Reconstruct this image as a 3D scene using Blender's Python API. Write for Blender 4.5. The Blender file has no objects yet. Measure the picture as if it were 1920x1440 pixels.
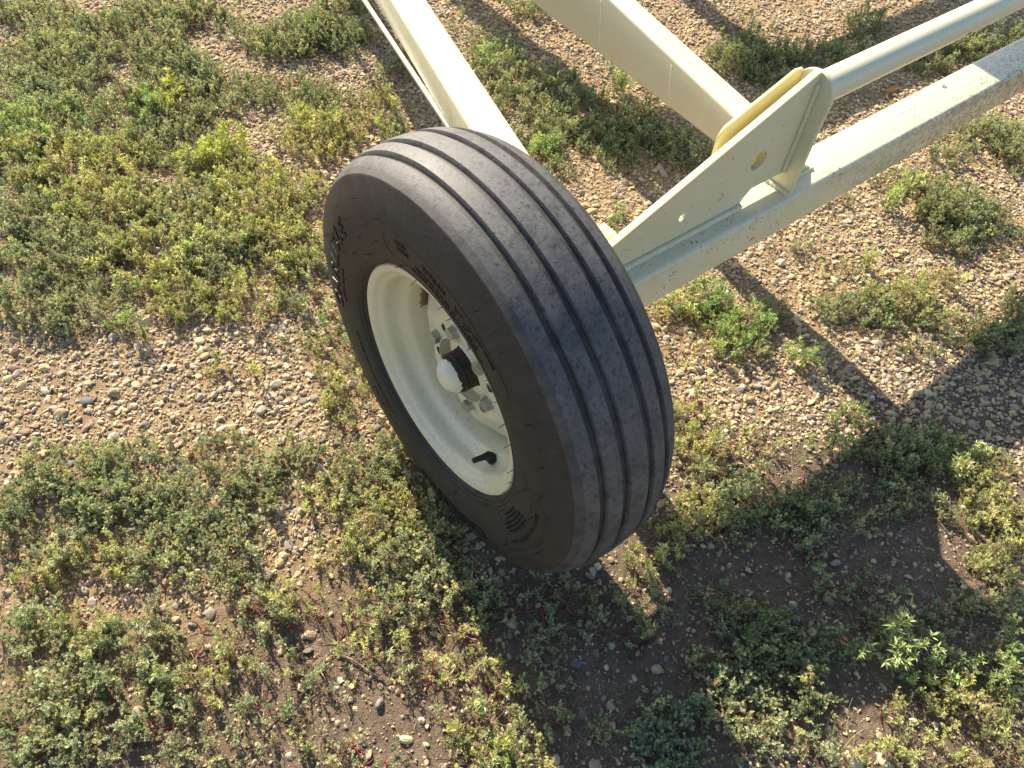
import bpy, bmesh, math, random
import numpy as np
from mathutils import Vector, Matrix
SC = bpy.context.scene
COL = SC.collection
# ------------------------------------------------------------------ camera
CAM = Vector((-0.52492, -0.66632, 1.41369))
cd = bpy.data.cameras.new("camera"); cd.sensor_width = 36; cd.lens = 27.343
cd.clip_start = 0.02; cd.clip_end = 2000
cam = bpy.data.objects.new("camera", cd); COL.objects.link(cam)
cam.matrix_world = Matrix(((0.79083, 0.45251, -0.41209, CAM.x),
                           (-0.60891, 0.64972, -0.45509, CAM.y),
                           (0.06181, 0.61082, 0.78935, CAM.z), (0, 0, 0, 1)))
SC.camera = cam
# ------------------------------------------------------------------ sky, sun, exposure
SX, SY = 0.20, 1.42                       # towards the sun, per metre of height
EL = math.atan2(1, math.hypot(SX, SY)); AZ = math.atan2(SX, SY)
w = bpy.data.worlds.new("World"); SC.world = w; w.use_nodes = True
nt = w.node_tree; bg = nt.nodes["Background"]
sky = nt.nodes.new("ShaderNodeTexSky"); sky.sky_type = 'NISHITA'; sky.sun_disc = False
sky.sun_elevation = EL; sky.sun_rotation = AZ
nt.links.new(sky.outputs[0], bg.inputs[0]); bg.inputs[1].default_value = 0.09
sl = bpy.data.lights.new("sun", 'SUN'); sl.energy = 5.0; sl.angle = math.radians(0.53); sl.color = (1, 0.89, 0.72)
so = bpy.data.objects.new("sun", sl); COL.objects.link(so)
so.rotation_euler = Vector((SX, SY, 1)).to_track_quat('Z', 'Y').to_euler()
SC.view_settings.view_transform = 'Standard'; SC.view_settings.look = 'None'
SC.view_settings.gamma = 1; SC.view_settings.use_curve_mapping = False
SC.view_settings.exposure = 1.2
SC.cycles.max_bounces = 6; SC.cycles.transparent_max_bounces = 4
# ------------------------------------------------------------------ material helpers
class NT:
    def __init__(s, name):
        s.m = bpy.data.materials.new(name); s.m.use_nodes = True
        s.t = s.m.node_tree; s.b = s.t.nodes["Principled BSDF"]; s.out = s.t.nodes["Material Output"]
        s.co = s.t.nodes.new("ShaderNodeTexCoord").outputs["Object"]
    def n(s, typ, ins=(), **kw):
        nd = s.t.nodes.new(typ)
        for k, v in kw.items(): setattr(nd, k, v)
        for k, v in dict(ins).items():
            if hasattr(v, 'is_output') or isinstance(v, bpy.types.NodeSocket): s.t.links.new(v, nd.inputs[k])
            else: nd.inputs[k].default_value = v
        return nd
    def noise(s, scale, detail=4, rough=.6, vec=None, dist=0):
        return s.n("ShaderNodeTexNoise", {'Vector': vec or s.co, 'Scale': scale, 'Detail': detail, 'Roughness': rough, 'Distortion': dist}).outputs[0]
    def ramp(s, fac, *stops):
        r = s.n("ShaderNodeValToRGB", {'Fac': fac}); e = r.color_ramp.elements
        while len(e) < len(stops): e.new(0.5)
        for i, (p, c) in enumerate(stops):
            e[i].position = p; e[i].color = (c, c, c, 1) if isinstance(c, (int, float)) else (*c, 1)
        return r.outputs[0]
    def mix(s, f, a, b, mode='MIX'):
        m = s.n("ShaderNodeMix", data_type='RGBA', blend_type=mode)
        for k, v in ((0, f), (6, a), (7, b)):
            if isinstance(v, bpy.types.NodeSocket): s.t.links.new(v, m.inputs[k])
            else: m.inputs[k].default_value = v if k == 0 else ((*v, 1) if len(v) == 3 else v)
        return m.outputs[2]
    def math(s, op, a, b=0.5, c=0.0):
        m = s.n("ShaderNodeMath", operation=op)
        for i, v in enumerate((a, b, c)):
            if isinstance(v, bpy.types.NodeSocket): s.t.links.new(v, m.inputs[i])
            else: m.inputs[i].default_value = v
        return m.outputs[0]
    def sep(s, v=None):
        return s.n("ShaderNodeSeparateXYZ", {'Vector': v or s.co}).outputs
    def bump(s, h, strength=.3, dist=.002, nrm=None):
        ins = {'Height': h, 'Strength': strength, 'Distance': dist}
        if nrm: ins['Normal'] = nrm
        return s.n("ShaderNodeBump", ins).outputs[0]
    def set(s, **kw):
        for k, v in kw.items():
            k = k.replace('_', ' ')
            if isinstance(v, bpy.types.NodeSocket): s.t.links.new(v, s.b.inputs[k])
            else: s.b.inputs[k].default_value = (*v, 1) if isinstance(v, tuple) and len(v) == 3 else v
        return s.m

def paint(name, specks=0.3, dust=0.3, front=False, rust=0.0, tint=(0.68, 0.645, 0.455)):
    s = NT(name)
    big = s.noise(5, 5, .6); fine = s.noise(60, 5, .65)
    c = s.mix(s.math('MULTIPLY', s.ramp(big, (.4, 0), (.75, 1)), .35), tint, (tint[0]*.93, tint[1]*.92, tint[2]*.82))
    d = s.math('MULTIPLY', s.ramp(s.noise(26, 8, .75), (.5, 0), (.72, 1)), dust)
    c = s.mix(d, c, (.42, .36, .24))
    # dirt specks and spatter
    v = s.n("ShaderNodeTexVoronoi", {'Vector': s.co, 'Scale': 95.0, 'Randomness': 1.0})
    thr = s.math('MULTIPLY', s.ramp(s.noise(9, 3, .6), (.42, 0), (.7, 1)), .26*specks)
    sp = s.math('LESS_THAN', v.outputs['Distance'], thr)
    c = s.mix(s.math('MULTIPLY', sp, .85), c, (.10, .085, .05))
    v2 = s.n("ShaderNodeTexVoronoi", {'Vector': s.co, 'Scale': 330.0, 'Randomness': 1.0})
    thr2 = s.math('MULTIPLY', s.ramp(s.noise(14, 3, .6), (.45, 0), (.75, 1)), .33*specks)
    c = s.mix(s.math('MULTIPLY', s.math('LESS_THAN', v2.outputs['Distance'], thr2), .6), c, (.16, .13, .08))
    if front:                                # heavy spatter towards the inner end of the axle's near face
        x, y, z = s.sep()
        ax = s.ramp(s.math('MULTIPLY', s.math('SUBTRACT', x, .75), .9), (0, 0), (.5, .75), (.85, 1))
        fa = s.math('MULTIPLY', ax, s.ramp(s.math('MULTIPLY', s.math('ADD', y, .2), 5), (.745, 1), (.80, .28)))
        st = s.ramp(s.noise(75, 7, .8, dist=.6), (.47, 0), (.54, 1))
        c = s.mix(s.math('MULTIPLY', st, fa), c, (.19, .155, .10))
        st2 = s.ramp(s.noise(150, 4, .7), (.55, 0), (.59, 1))
        c = s.mix(s.math('MULTIPLY', st2, fa), c, (.05, .045, .025))
    if rust:                                 # a rust bleed where the gusset's lower corner was left bare
        d_ = s.n('ShaderNodeVectorMath', {0: s.co, 1: (.741, -.008, .4715)}, operation='DISTANCE').outputs['Value']
        r = s.math('LESS_THAN', s.math('ADD', d_, s.math('MULTIPLY', s.math('SUBTRACT', s.noise(160, 5, .8), .5), .012)), rust)
        c = s.mix(s.math('MULTIPLY', r, .8), c, (.24, .10, .03))
    nrm = s.bump(s.noise(170, 3, .5), .10, .0006)
    return s.set(Base_Color=c, Roughness=s.ramp(fine, (.3, .33), (.8, .5)), Normal=nrm, Coat_Weight=.25, Coat_Roughness=.25)

def vcol(name, rough=.8, transl=0.0, bump=None, spec=.3):
    s = NT(name)
    a = s.n("ShaderNodeVertexColor", layer_name="Col").outputs[0]
    if bump:
        n1 = s.noise(bump[0], 5, .7)
        c = s.mix(.55, a, s.mix(1.0, a, s.ramp(n1, (.3, .55), (.7, 1.35)), 'MULTIPLY'))
        s.set(Normal=s.bump(n1, bump[1], bump[2]))
    else: c = a
    s.set(Base_Color=c, Roughness=rough)
    s.b.inputs['Specular IOR Level'].default_value = spec
    if transl:
        tr = s.n("ShaderNodeBsdfTranslucent", {'Color': s.mix(1.0, c, (1.25, 1.3, .7), 'MULTIPLY')})
        mx = s.n("ShaderNodeMixShader", {0: transl, 1: s.b.outputs[0], 2: tr.outputs[0]})
        s.t.links.new(mx.outputs[0], s.out.inputs[0])
    return s.m

def simple(name, col, rough=.5, metal=0.0, var=.15, scale=60):
    s = NT(name); n = s.noise(scale, 5, .65)
    c = s.mix(n, tuple(v*(1-var) for v in col), tuple(min(1, v*(1+var)) for v in col))
    return s.set(Base_Color=c, Roughness=rough, Metallic=metal, Normal=s.bump(n, .15, .0006))

R = 0.385
def rubber():
    s = NT("tyre_rubber"); x, y, z = s.sep()
    zc = s.math('SUBTRACT', z, R)
    rad = s.math('SQRT', s.math('ADD', s.math('MULTIPLY', y, y), s.math('MULTIPLY', zc, zc)))
    n1 = s.noise(28, 7, .72); n2 = s.noise(150, 5, .7); n3 = s.noise(420, 3, .6)
    # worn, dusty tread: radius beyond the shoulder line
    tread = s.ramp(s.math('MULTIPLY', s.math('SUBTRACT', s.math('ADD', rad, s.math('MULTIPLY', s.math('SUBTRACT', n2, .5), .0015)), .34), 20.), (.325, 0), (.355, 1))
    groove = s.math('LESS_THAN', s.math('ABSOLUTE', s.math('SUBTRACT', s.math('ABSOLUTE', x), .0655)), .0062)
    dust = s.mix(s.ramp(n1, (.35, 0), (.7, 1)), (.055, .055, .058), (.135, .130, .118))
    dust = s.mix(s.math('MULTIPLY', s.ramp(n2, (.34, 1), (.47, 0)), .9), dust, (.014, .015, .020))
    dust = s.mix(s.math('MULTIPLY', s.ramp(n3, (.62, 0), (.7, 1)), .35), dust, (.30, .28, .24))
    ang = s.math('ARCTAN2', zc, y)
    strk = s.noise(1.0, 6, .75, vec=s.n("ShaderNodeCombineXYZ", {0: s.math('MULTIPLY', rad, 9), 1: s.math('MULTIPLY', ang, 55), 2: 0.0}).outputs[0])
    side = s.mix(s.ramp(n1, (.38, 0), (.68, 1)), (.013, .013, .014), (.034, .032, .029))
    side = s.mix(s.math('MULTIPLY', s.ramp(strk, (.48, 0), (.70, 1)), .45), side, (.065, .060, .052))
    side = s.mix(s.math('MULTIPLY', s.ramp(n3, (.66, 0), (.75, 1)), .3), side, (.13, .12, .10))
    c = s.mix(tread, side, dust)
    # fine tan dust lies in the grooves
    gmask = s.math('MULTIPLY', tread, s.math('LESS_THAN', s.math('ADD', rad, s.math('MULTIPLY', s.math('MULTIPLY', x, x), 1.9)), .3800))
    c = s.mix(s.math('MULTIPLY', gmask, .8), c, s.mix(s.ramp(n1, (.4, 0), (.7, 1)), (.030, .029, .028), (.10, .085, .068)))
    gr = s.math('MULTIPLY', tread, s.ramp(s.math('MULTIPLY', s.math('SUBTRACT', .3835, rad), 60.), (.25, 0), (.6, 1)))
    h = s.math('ADD', s.math('MULTIPLY', n2, .6), s.math('MULTIPLY', n3, .4))
    return s.set(Base_Color=c, Roughness=s.ramp(n1, (.3, .54), (.7, .68)), Normal=s.bump(h, .5, .0014))

def ground_mat():
    s = NT("soil"); x, y, z = s.sep()
    n1 = s.noise(3, 5, .6); n2 = s.noise(35, 7, .75); n3 = s.noise(260, 5, .7)
    c = s.mix(s.ramp(n2, (.35, 0), (.7, 1)), (.34, .225, .115), (.54, .39, .215))
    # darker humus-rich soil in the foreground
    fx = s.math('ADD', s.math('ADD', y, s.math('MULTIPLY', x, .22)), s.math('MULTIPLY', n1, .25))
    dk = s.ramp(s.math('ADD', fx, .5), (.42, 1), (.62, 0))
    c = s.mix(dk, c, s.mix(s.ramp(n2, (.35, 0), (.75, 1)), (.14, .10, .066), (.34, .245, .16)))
    c = s.mix(s.math('MULTIPLY', s.ramp(n3, (.58, 0), (.68, 1)), .5), c, (.50, .38, .25))
    c = s.mix(s.math('MULTIPLY', s.ramp(n3, (.32, 1), (.42, 0)), .6), c, (.06, .042, .03))
    nb = s.bump(n3, 1.0, .006); nb = s.bump(n2, .8, .015, nb)
    return s.set(Base_Color=c, Roughness=.95, Normal=nb)

M = dict(paint=paint("cream_paint", .45, .10), axle=paint("cream_paint_spattered", 1.1, .28, True),
         rail=paint("cream_paint_dusty", .8, .55), rim=paint("rim_paint", .35, .12, tint=(.79, .75, .57)),
         plate=paint("gusset_paint", .25, .06, rust=.0055, tint=(.70, .65, .43)), ear=paint("ear_bounce_paint", .12, .05, tint=(.80, .70, .34)),  # ear: yellow of reflected light put into its cream tint
         yellow=paint("bracket_lit_paint", .1, .1, tint=(.86, .80, .42)),  # bracket: the yellow light on it is put into the cream tint
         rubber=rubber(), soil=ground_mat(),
         zinc=simple("zinc_bolt", (.42, .42, .38), .42, .75, .2, 90), black=simple("black_rubber", (.012, .012, .013), .4),
         steel=simple("steel_pin", (.45, .45, .45), .3, 1.0),
         whitelabel=simple("label_paper", (.8, .8, .78), .6), ink=simple("label_ink", (.03, .03, .04), .6),
         stone=vcol("stone", .78, 0, (120, .5, .002)), leaf=vcol("leaf", .5, .27, None, .5), litter=vcol("dry_litter", .85, .1),
         red=simple("red_paint_chip", (.16, .03, .02), .6))
def hubmat():
    s = NT("hub_old_paint"); x, y, z = s.sep()
    n = s.noise(120, 6, .75)
    rust = s.mix(s.ramp(s.noise(160, 6, .8), (.4, 0), (.65, 1)), (.012, .009, .010), (.060, .034, .024))
    e = s.math('ADD', x, s.math('MULTIPLY', s.math('SUBTRACT', s.noise(75, 4, .7), .5), .016))
    m1 = s.math('LESS_THAN', e, -.0620)         # paint left on the cap
    m2 = s.math('GREATER_THAN', e, -.0110)       # and at the root of the hub
    m = s.math('MAXIMUM', m1, m2)
    scr = s.math('GREATER_THAN', n, .71); m = s.math('MULTIPLY', m, s.math('SUBTRACT', 1, scr))
    c = s.mix(m, rust, (.74, .71, .56))
    return s.set(Base_Color=c, Roughness=s.mix(m, (.6, .6, .6), (.35, .35, .35)), Normal=s.bump(s.math('ADD', n, m), .4, .0008))
M['hub'] = hubmat()
M['drip'] = simple('paint_drip', (.80, .79, .68), .35, 0, .08, 80)
M['letter'] = simple('moulded_letter_rubber', (.010, .010, .011), .42, 0, .3, 90)
def discmat():
    # wheel disc: cream with a rust bleed where the disc is welded into the barrel
    s = NT("rim_paint_rust"); x, y, z = s.sep(); zc = s.math('SUBTRACT', z, R)
    rad = s.math('SQRT', s.math('ADD', s.math('MULTIPLY', y, y), s.math('MULTIPLY', zc, zc)))
    c = s.mix(s.math('MULTIPLY', s.ramp(s.noise(7, 5, .6), (.4, 0), (.75, 1)), .5), (.70, .655, .465), (.58, .52, .32))
    sp = s.noise(210, 4, .75); c = s.mix(s.math('MULTIPLY', s.ramp(sp, (.66, 0), (.72, 1)), .5), c, (.24, .18, .10))
    # rust patch near the top of the joint
    dy = s.math('ADD', y, .0); up = s.math('GREATER_THAN', zc, .06)
    w = s.math('ADD', s.math('ABSOLUTE', s.math('ADD', x, .001)), s.math('MULTIPLY', s.math('SUBTRACT', s.noise(55, 5, .8), .5), .05))
    k = s.math('MULTIPLY', s.math('LESS_THAN', w, .0125), s.math('GREATER_THAN', rad, .150))
    k = s.math('MULTIPLY', k, s.math('MULTIPLY', s.math('GREATER_THAN', y, .118), s.math('LESS_THAN', s.math('ABSOLUTE', s.math('SUBTRACT', zc, .055)), .062)))
    c = s.mix(s.math('MULTIPLY', k, .85), c, (.20, .115, .05))
    # grime spotting low in the well, where splash collects
    lo = s.ramp(s.math('MULTIPLY', zc, -5.), (.35, 0), (.85, 1))
    c = s.mix(s.math('MULTIPLY', s.math('MULTIPLY', lo, s.ramp(s.noise(120, 5, .8), (.56, 0), (.64, 1))), .6), c, (.30, .24, .14))
    return s.set(Base_Color=c, Roughness=s.ramp(sp, (.3, .32), (.8, .5)), Normal=s.bump(s.noise(150, 3, .5), .12, .0006), Coat_Weight=.2, Coat_Roughness=.25)
M['disc'] = discmat()
# ------------------------------------------------------------------ object helpers
def tag(o, label=None, cat=None, group=None, kind=None):
    if label: o['label'] = label
    if cat: o['category'] = cat
    if group: o['group'] = group
    if kind: o['kind'] = kind
    return o
def link(name, me, mat, parent=None, smooth=None):
    o = bpy.data.objects.new(name, me); COL.objects.link(o)
    if mat and not me.materials: me.materials.append(mat)
    if parent: o.parent = parent
    if smooth is not None:
        for p in me.polygons: p.use_smooth = True
        if smooth < 3.1: me.set_sharp_from_angle(angle=smooth)
    return o
def obj(name, bm, mat, parent=None, smooth=.6):
    me = bpy.data.meshes.new(name); bm.normal_update(); bm.to_mesh(me); bm.free()
    return link(name, me, mat, parent, smooth)
def np_mesh(name, V, F, mat, cols=None, smooth=False, parent=None):
    """V (n,3), F (m,3) triangles, cols (n,3) linear colours"""
    me = bpy.data.meshes.new(name)
    me.vertices.add(len(V)); me.vertices.foreach_set('co', np.ascontiguousarray(V, np.float32).ravel())
    me.loops.add(F.size); me.loops.foreach_set('vertex_index', np.ascontiguousarray(F, np.int32).ravel())
    me.polygons.add(len(F)); me.polygons.foreach_set('loop_start', np.arange(0, F.size, 3, dtype=np.int32))
    me.update(calc_edges=True)
    me.polygons.foreach_set('use_smooth', np.full(len(F), smooth, bool))
    if cols is not None:
        a = me.color_attributes.new("Col", 'FLOAT_COLOR', 'POINT')
        a.data.foreach_set('color', np.c_[cols, np.ones(len(cols))].astype(np.float32).ravel())
    return link(name, me, mat, parent)
def revolve(prof, seg=256, bm=None, wob=None):
    bm = bm or bmesh.new(); rings = []
    for i in range(seg):
        a = 2*math.pi*i/seg; c, s_ = math.cos(a), math.sin(a)
        rings.append([bm.verts.new((x + (wob(x, r, a) if wob else 0), r*c, R + r*s_)) for x, r in prof])
    for i in range(seg):
        A, B = rings[i], rings[(i+1) % seg]
        for j in range(len(prof)-1):
            bm.faces.new((A[j], A[j+1], B[j+1], B[j]))
    return bm
def poly_prism(pts, y0, y1, bevel=.0015, holes=(), axis='y'):
    """plate from a 2-D outline with round holes, as a curve turned to mesh"""
    cu = bpy.data.curves.new("t", 'CURVE'); cu.dimensions = '2D'; cu.fill_mode = 'BOTH'
    for ring in [pts] + [[(cx+r*math.cos(t), cy+r*math.sin(t)) for t in np.linspace(0, 2*math.pi, 33)[:-1]] for cx, cy, r in holes]:
        sp = cu.splines.new('POLY'); sp.points.add(len(ring)-1)
        for p, q in zip(sp.points, ring): p.co = (q[0], q[1], 0, 1)
        sp.use_cyclic_u = True
    cu.extrude = (y1-y0)/2 - bevel; cu.bevel_depth = bevel; cu.bevel_resolution = 1; cu.offset = -bevel
    o = bpy.data.objects.new("t", cu); COL.objects.link(o)
    me = bpy.data.meshes.new_from_object(o.evaluated_get(bpy.context.evaluated_depsgraph_get()))
    COL.objects.unlink(o); bpy.data.objects.remove(o)
    bm = bmesh.new(); bm.from_mesh(me); bpy.data.meshes.remove(me)
    m = (y0+y1)/2
    for v in bm.verts:
        a, b, c = v.co
        v.co = (a, c+m, b) if axis == 'y' else (c+m, a, b)
    if axis == 'y': bmesh.ops.reverse_faces(bm, faces=bm.faces)
    bmesh.ops.recalc_face_normals(bm, faces=bm.faces)
    return bm
def loft(sections, closed_ends=True, bm=None):
    bm = bm or bmesh.new(); rs = [[bm.verts.new(p) for p in s_] for s_ in sections]
    n = len(rs[0])
    for A, B in zip(rs, rs[1:]):
        for j in range(n): bm.faces.new((A[j], A[(j+1) % n], B[(j+1) % n], B[j]))
    if closed_ends: bm.faces.new(rs[0][::-1]); bm.faces.new(rs[-1])
    bmesh.ops.recalc_face_normals(bm, faces=bm.faces)
    return bm
def rrect(w, h, r, n=4):
    pts = []
    for cx, cy, a0 in ((w/2-r, h/2-r, 0), (-w/2+r, h/2-r, 90), (-w/2+r, -h/2+r, 180), (w/2-r, -h/2+r, 270)):
        for k in range(n+1):
            a = math.radians(a0+90*k/n); pts.append((cx+r*math.cos(a), cy+r*math.sin(a)))
    return pts
def tube(pts, rads, seg=12, bm=None, cap=True):
    bm = bm or bmesh.new(); pts = [Vector(p) for p in pts]
    if isinstance(rads, (int, float)): rads = [rads]*len(pts)
    rs = []; up = None
    for i, p in enumerate(pts):
        d = (pts[min(i+1, len(pts)-1)] - pts[max(i-1, 0)]).normalized()
        if up is None: up = Vector((0, 0, 1)) if abs(d.z) < .9 else Vector((0, 1, 0))
        s_ = d.cross(up).normalized(); up = s_.cross(d)
        rs.append([bm.verts.new(p + rads[i]*(math.cos(2*math.pi*k/seg)*s_ + math.sin(2*math.pi*k/seg)*up)) for k in range(seg)])
    for A, B in zip(rs, rs[1:]):
        for j in range(seg): bm.faces.new((A[j], A[(j+1) % seg], B[(j+1) % seg], B[j]))
    if cap: bm.faces.new(rs[0][::-1]); bm.faces.new(rs[-1])
    bmesh.ops.recalc_face_normals(bm, faces=bm.faces)
    return bm
rnd = random.Random(4)
def weld(pts, r, parent, step=.0035):
    """a weld bead: overlapping ripples along a joint"""
    P = [Vector(p) for p in pts]; out = []; rr = []
    for A, B in zip(P, P[1:]):
        n = max(2, int((B-A).length/step))
        for i in range(n):
            t = i/n; out.append(A.lerp(B, t) + Vector((rnd.uniform(-1, 1), rnd.uniform(-1, 1), rnd.uniform(-1, 1)))*r*.10)
            rr.append(r*(1+.16*math.sin(i*2.1)+rnd.uniform(-.10, .10)))
    return obj('weld_bead', tube(out, rr, 8), M['paint'], parent, 1.2)
DRIPS = [[(0.991, 0.808, 0.407), (0.99 , 0.797, 0.357), (0.988, 0.784, 0.279)], [(0.953, 0.494, 0.39 ), (0.952, 0.487, 0.353), (0.95 , 0.473, 0.309)]]
# ================================================================== TRAILER
trailer = bpy.data.objects.new("trailer", None); COL.objects.link(trailer)
tag(trailer, "cream painted farm trailer running gear with one ribbed black tyre, standing on gravel and weeds", "trailer")
# ---- wheel: barrel and disc are one welded piece
def barrel_profile():
    return [(-.0915, .2085), (-.0925, .2112), (-.0910, .2130), (-.0880, .2134), (-.0858, .2120), (-.0842, .208)][::-1] + [
        (-.0918, .2055), (-.0895, .2015), (-.0865, .1985), (-.0835, .1968), (-.0800, .1930), (-.0785, .1895), (-.0755, .1872),
        (-.0700, .1862), (-.0640, .1858), (-.0560, .1852), (-.0500, .1838), (-.0455, .1800), (-.0425, .1750), (-.0400, .1705),
        (-.0360, .1675), (-.0300, .1662), (-.0100, .1658), (.0100, .1658), (.0300, .1675), (.045, .178), (.06, .186), (.08, .189), (.088, .20), (.0905, .2115)]
bm = revolve(barrel_profile(), 256)
wheel = obj('wheel', bm, M['disc'], trailer, 1.0)
md = wheel.modifiers.new('s', 'SOLIDIFY'); md.thickness = .003; md.offset = 0
def wob(x, r, a):
    k = max(0., 1-abs(r-.125)/.030); k2 = max(0., 1-abs(r-.101)/.018)
    return -.0085*k*math.cos(6*(a-math.radians(15))) + .0026*k2*math.cos(12*(a-math.radians(15)))
dp = [(-.022, .0575), (-.0380, .0575), (-.0415, .0588), (-.0428, .0605), (-.0418, .0628), (-.0362, .0645), (-.0355, .0660), (-.0355, .0700), (-.0355, .082), (-.0355, .090),
      (-.0348, .096), (-.0325, .103), (-.0275, .112), (-.0210, .122), (-.0145, .133), (-.0090, .144), (-.0040, .154), (.0010, .160), (.008, .1635), (.016, .1652)]
back = [(x+.006 if r > .06 else x, r) for x, r in dp[::-1]]
bm = revolve(dp+[(.024, .165)]+back, 192, wob=wob)
bmesh.ops.remove_doubles(bm, verts=bm.verts, dist=1e-5); bmesh.ops.recalc_face_normals(bm, faces=bm.faces)
disc = obj('wheel_disc', bm, M['disc'], wheel, .9)
cb = bmesh.new()
for k in range(6):
    a = math.radians(42+60*k); y, z = .076*math.cos(a), R+.076*math.sin(a)
    bmesh.ops.create_cone(cb, cap_ends=True, segments=20, radius1=.0086, radius2=.0086, depth=.06, matrix=Matrix.Translation((-.035, y, z)) @ Matrix.Rotation(math.pi/2, 4, 'Y'))
cutter = obj('cutter', cb, None)
bo = disc.modifiers.new('b', 'BOOLEAN'); bo.operation = 'DIFFERENCE'; bo.object = cutter; bo.solver = 'EXACT'
me = bpy.data.meshes.new_from_object(disc.evaluated_get(bpy.context.evaluated_depsgraph_get()))
disc.modifiers.clear(); disc.data = me
for p in me.polygons: p.use_smooth = True
me.set_sharp_from_angle(angle=.9)
bpy.data.objects.remove(cutter)
# brake-side backing so the stud holes read dark
# ---- hub with dust cap
hp = [(.10, .050), (.02, .050), (-.005, .046), (-.020, .0405), (-.026, .0375), (-.034, .0362), (-.044, .0356), (-.0470, .0356), (-.0480, .0342), (-.0495, .0342), (-.0503, .0360), (-.0535, .0362),
      (-.0545, .0338), (-.0590, .0330), (-.0660, .0305), (-.0715, .0268), (-.0755, .0225), (-.0778, .0185), (-.0786, .0160), (-.0789, .012), (-.0789, .006), (-.0789, .0001)]
bm = revolve(hp, 96, wob=lambda x, r, a: .0006*math.sin(a*3+x*400) if -.06 < x < -.03 else 0)
bmesh.ops.recalc_face_normals(bm, faces=bm.faces)
obj('hub', bm, M['hub'], wheel, .8)
# ---- six wheel bolts
def hexbolt(cx, y, z, r, h, rot):
    bm = bmesh.new()
    prof = [(0, r*.86, 20), (-.0012, r*.95, 0)]
    ring = lambda x, rr, n, off=0: [(cx+x, y+rr*math.cos(rot+2*math.pi*i/n+off), z+rr*math.sin(rot+2*math.pi*i/n+off)) for i in range(n)]
    # hex body with a rounded (chamfered) top
    n = 24
    def hexr(t): 
        t = (t) % (math.pi/3) - math.pi/6
        return r*math.cos(math.pi/6)/math.cos(t)
    secs = []
    for x, lim in ((0, 9), (-h*.82, 9), (-h*.93, r*.95), (-h, r*.86)):
        secs.append([(cx+x, y+min(hexr(2*math.pi*i/n), lim)*math.cos(rot+2*math.pi*i/n), z+min(hexr(2*math.pi*i/n), lim)*math.sin(rot+2*math.pi*i/n)) for i in range(n)])
    loft(secs, True, bm)
    return bm
for k in range(6):
    a = math.radians(11+60*k); y, z = .0762*math.cos(a), R+.0762*math.sin(a)
    bm = hexbolt(-.0375, y, z, .0122, .0115, rnd.uniform(0, 1))
    cone = loft([[(-.034, y+.0135*math.cos(t), z+.0135*math.sin(t)) for t in np.linspace(0, 2*math.pi, 21)[:-1]],
                 [(-.0378, y+.0108*math.cos(t), z+.0108*math.sin(t)) for t in np.linspace(0, 2*math.pi, 21)[:-1]]], True, bm)
    obj('wheel_bolt', cone, M['zinc'], wheel, .5)
# ---- valve stem
a = math.radians(-128); dy, dz = math.cos(a), math.sin(a)
def vp(x, r): return (x, r*dy, R+r*dz)
bm = tube([vp(-.046, .176), vp(-.050, .1675), vp(-.053, .165), vp(-.058, .1625), vp(-.063, .1612), vp(-.073, .1590), vp(-.082, .1572)],
          [.0105, .0102, .0098, .0068, .0056, .0052, .0048], 16)
obj('valve_stem', bm, M['black'], wheel, .7)
# ---- tyre
XS, RS, W, RM, XF, RF = .0952, .359, .1103, .2800, .0892, .2121
def rc(x):
    u = x/XS; return R-(R-RS)*u*u*(.5+.5*u*u)
side = []
for t in np.linspace(0, 1, 15)[1:]:            # shoulder to widest point
    side.append((XS+(W-XS)*(1-(1-t)**1.75), RS-(RS-RM)*t))
for t in np.linspace(0, 1, 13)[1:]:            # widest point down to the bead
    a = t*math.pi/2; side.append((W-(W-XF+.001)*(1-math.cos(a)), RM-(RM-RF-.0015)*math.sin(a)))
side.append((XF-.006, RF-.006))
def sx(r):                                     # sidewall half-width at radius r
    s_ = [(XS, RS)]+side
    for (x0, r0), (x1, r1) in zip(s_, s_[1:]):
        if r1 <= r <= r0: return x0+(x1-x0)*(r0-r)/max(1e-9, r0-r1)
    return XF
crown = []
gs = [(-.0600, .0066), (-.0235, .0072), (.0240, .0072), (.0605, .0066)]
gd = .0088
xs = [-XS]
for gx, hw in gs:
    crown_pts = np.linspace(xs[-1], gx-hw, 6)[1:]
    for x in crown_pts: xs.append(x)
    xs.append(('g', gx, hw))
    xs.append(gx+hw)
xs += list(np.linspace(gs[-1][0]+gs[-1][1], XS, 6)[1:])
pr = []
for x in xs:
    if isinstance(x, tuple):
        _, gx, hw = x
        pr += [(gx-hw+.0007, rc(gx-hw)-.0010), (gx-hw*.66, rc(gx)-gd+.001), (gx-hw*.48, rc(gx)-gd), (gx+hw*.48, rc(gx)-gd), (gx+hw*.66, rc(gx)-gd+.001), (gx+hw-.0007, rc(gx+hw)-.0010)]
    else: pr.append((x, rc(x)))
prof = [(-x, r) for x, r in side[::-1]] + pr + side
bm = revolve(prof, 420)
bmesh.ops.recalc_face_normals(bm, faces=bm.faces)
def on_side(ang, r, lift=0.0):                 # point on the outer sidewall, ang in degrees from +Y over the top
    a = math.radians(ang); return Vector((-sx(r)-lift, r*math.cos(a), R+r*math.sin(a)))
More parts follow.
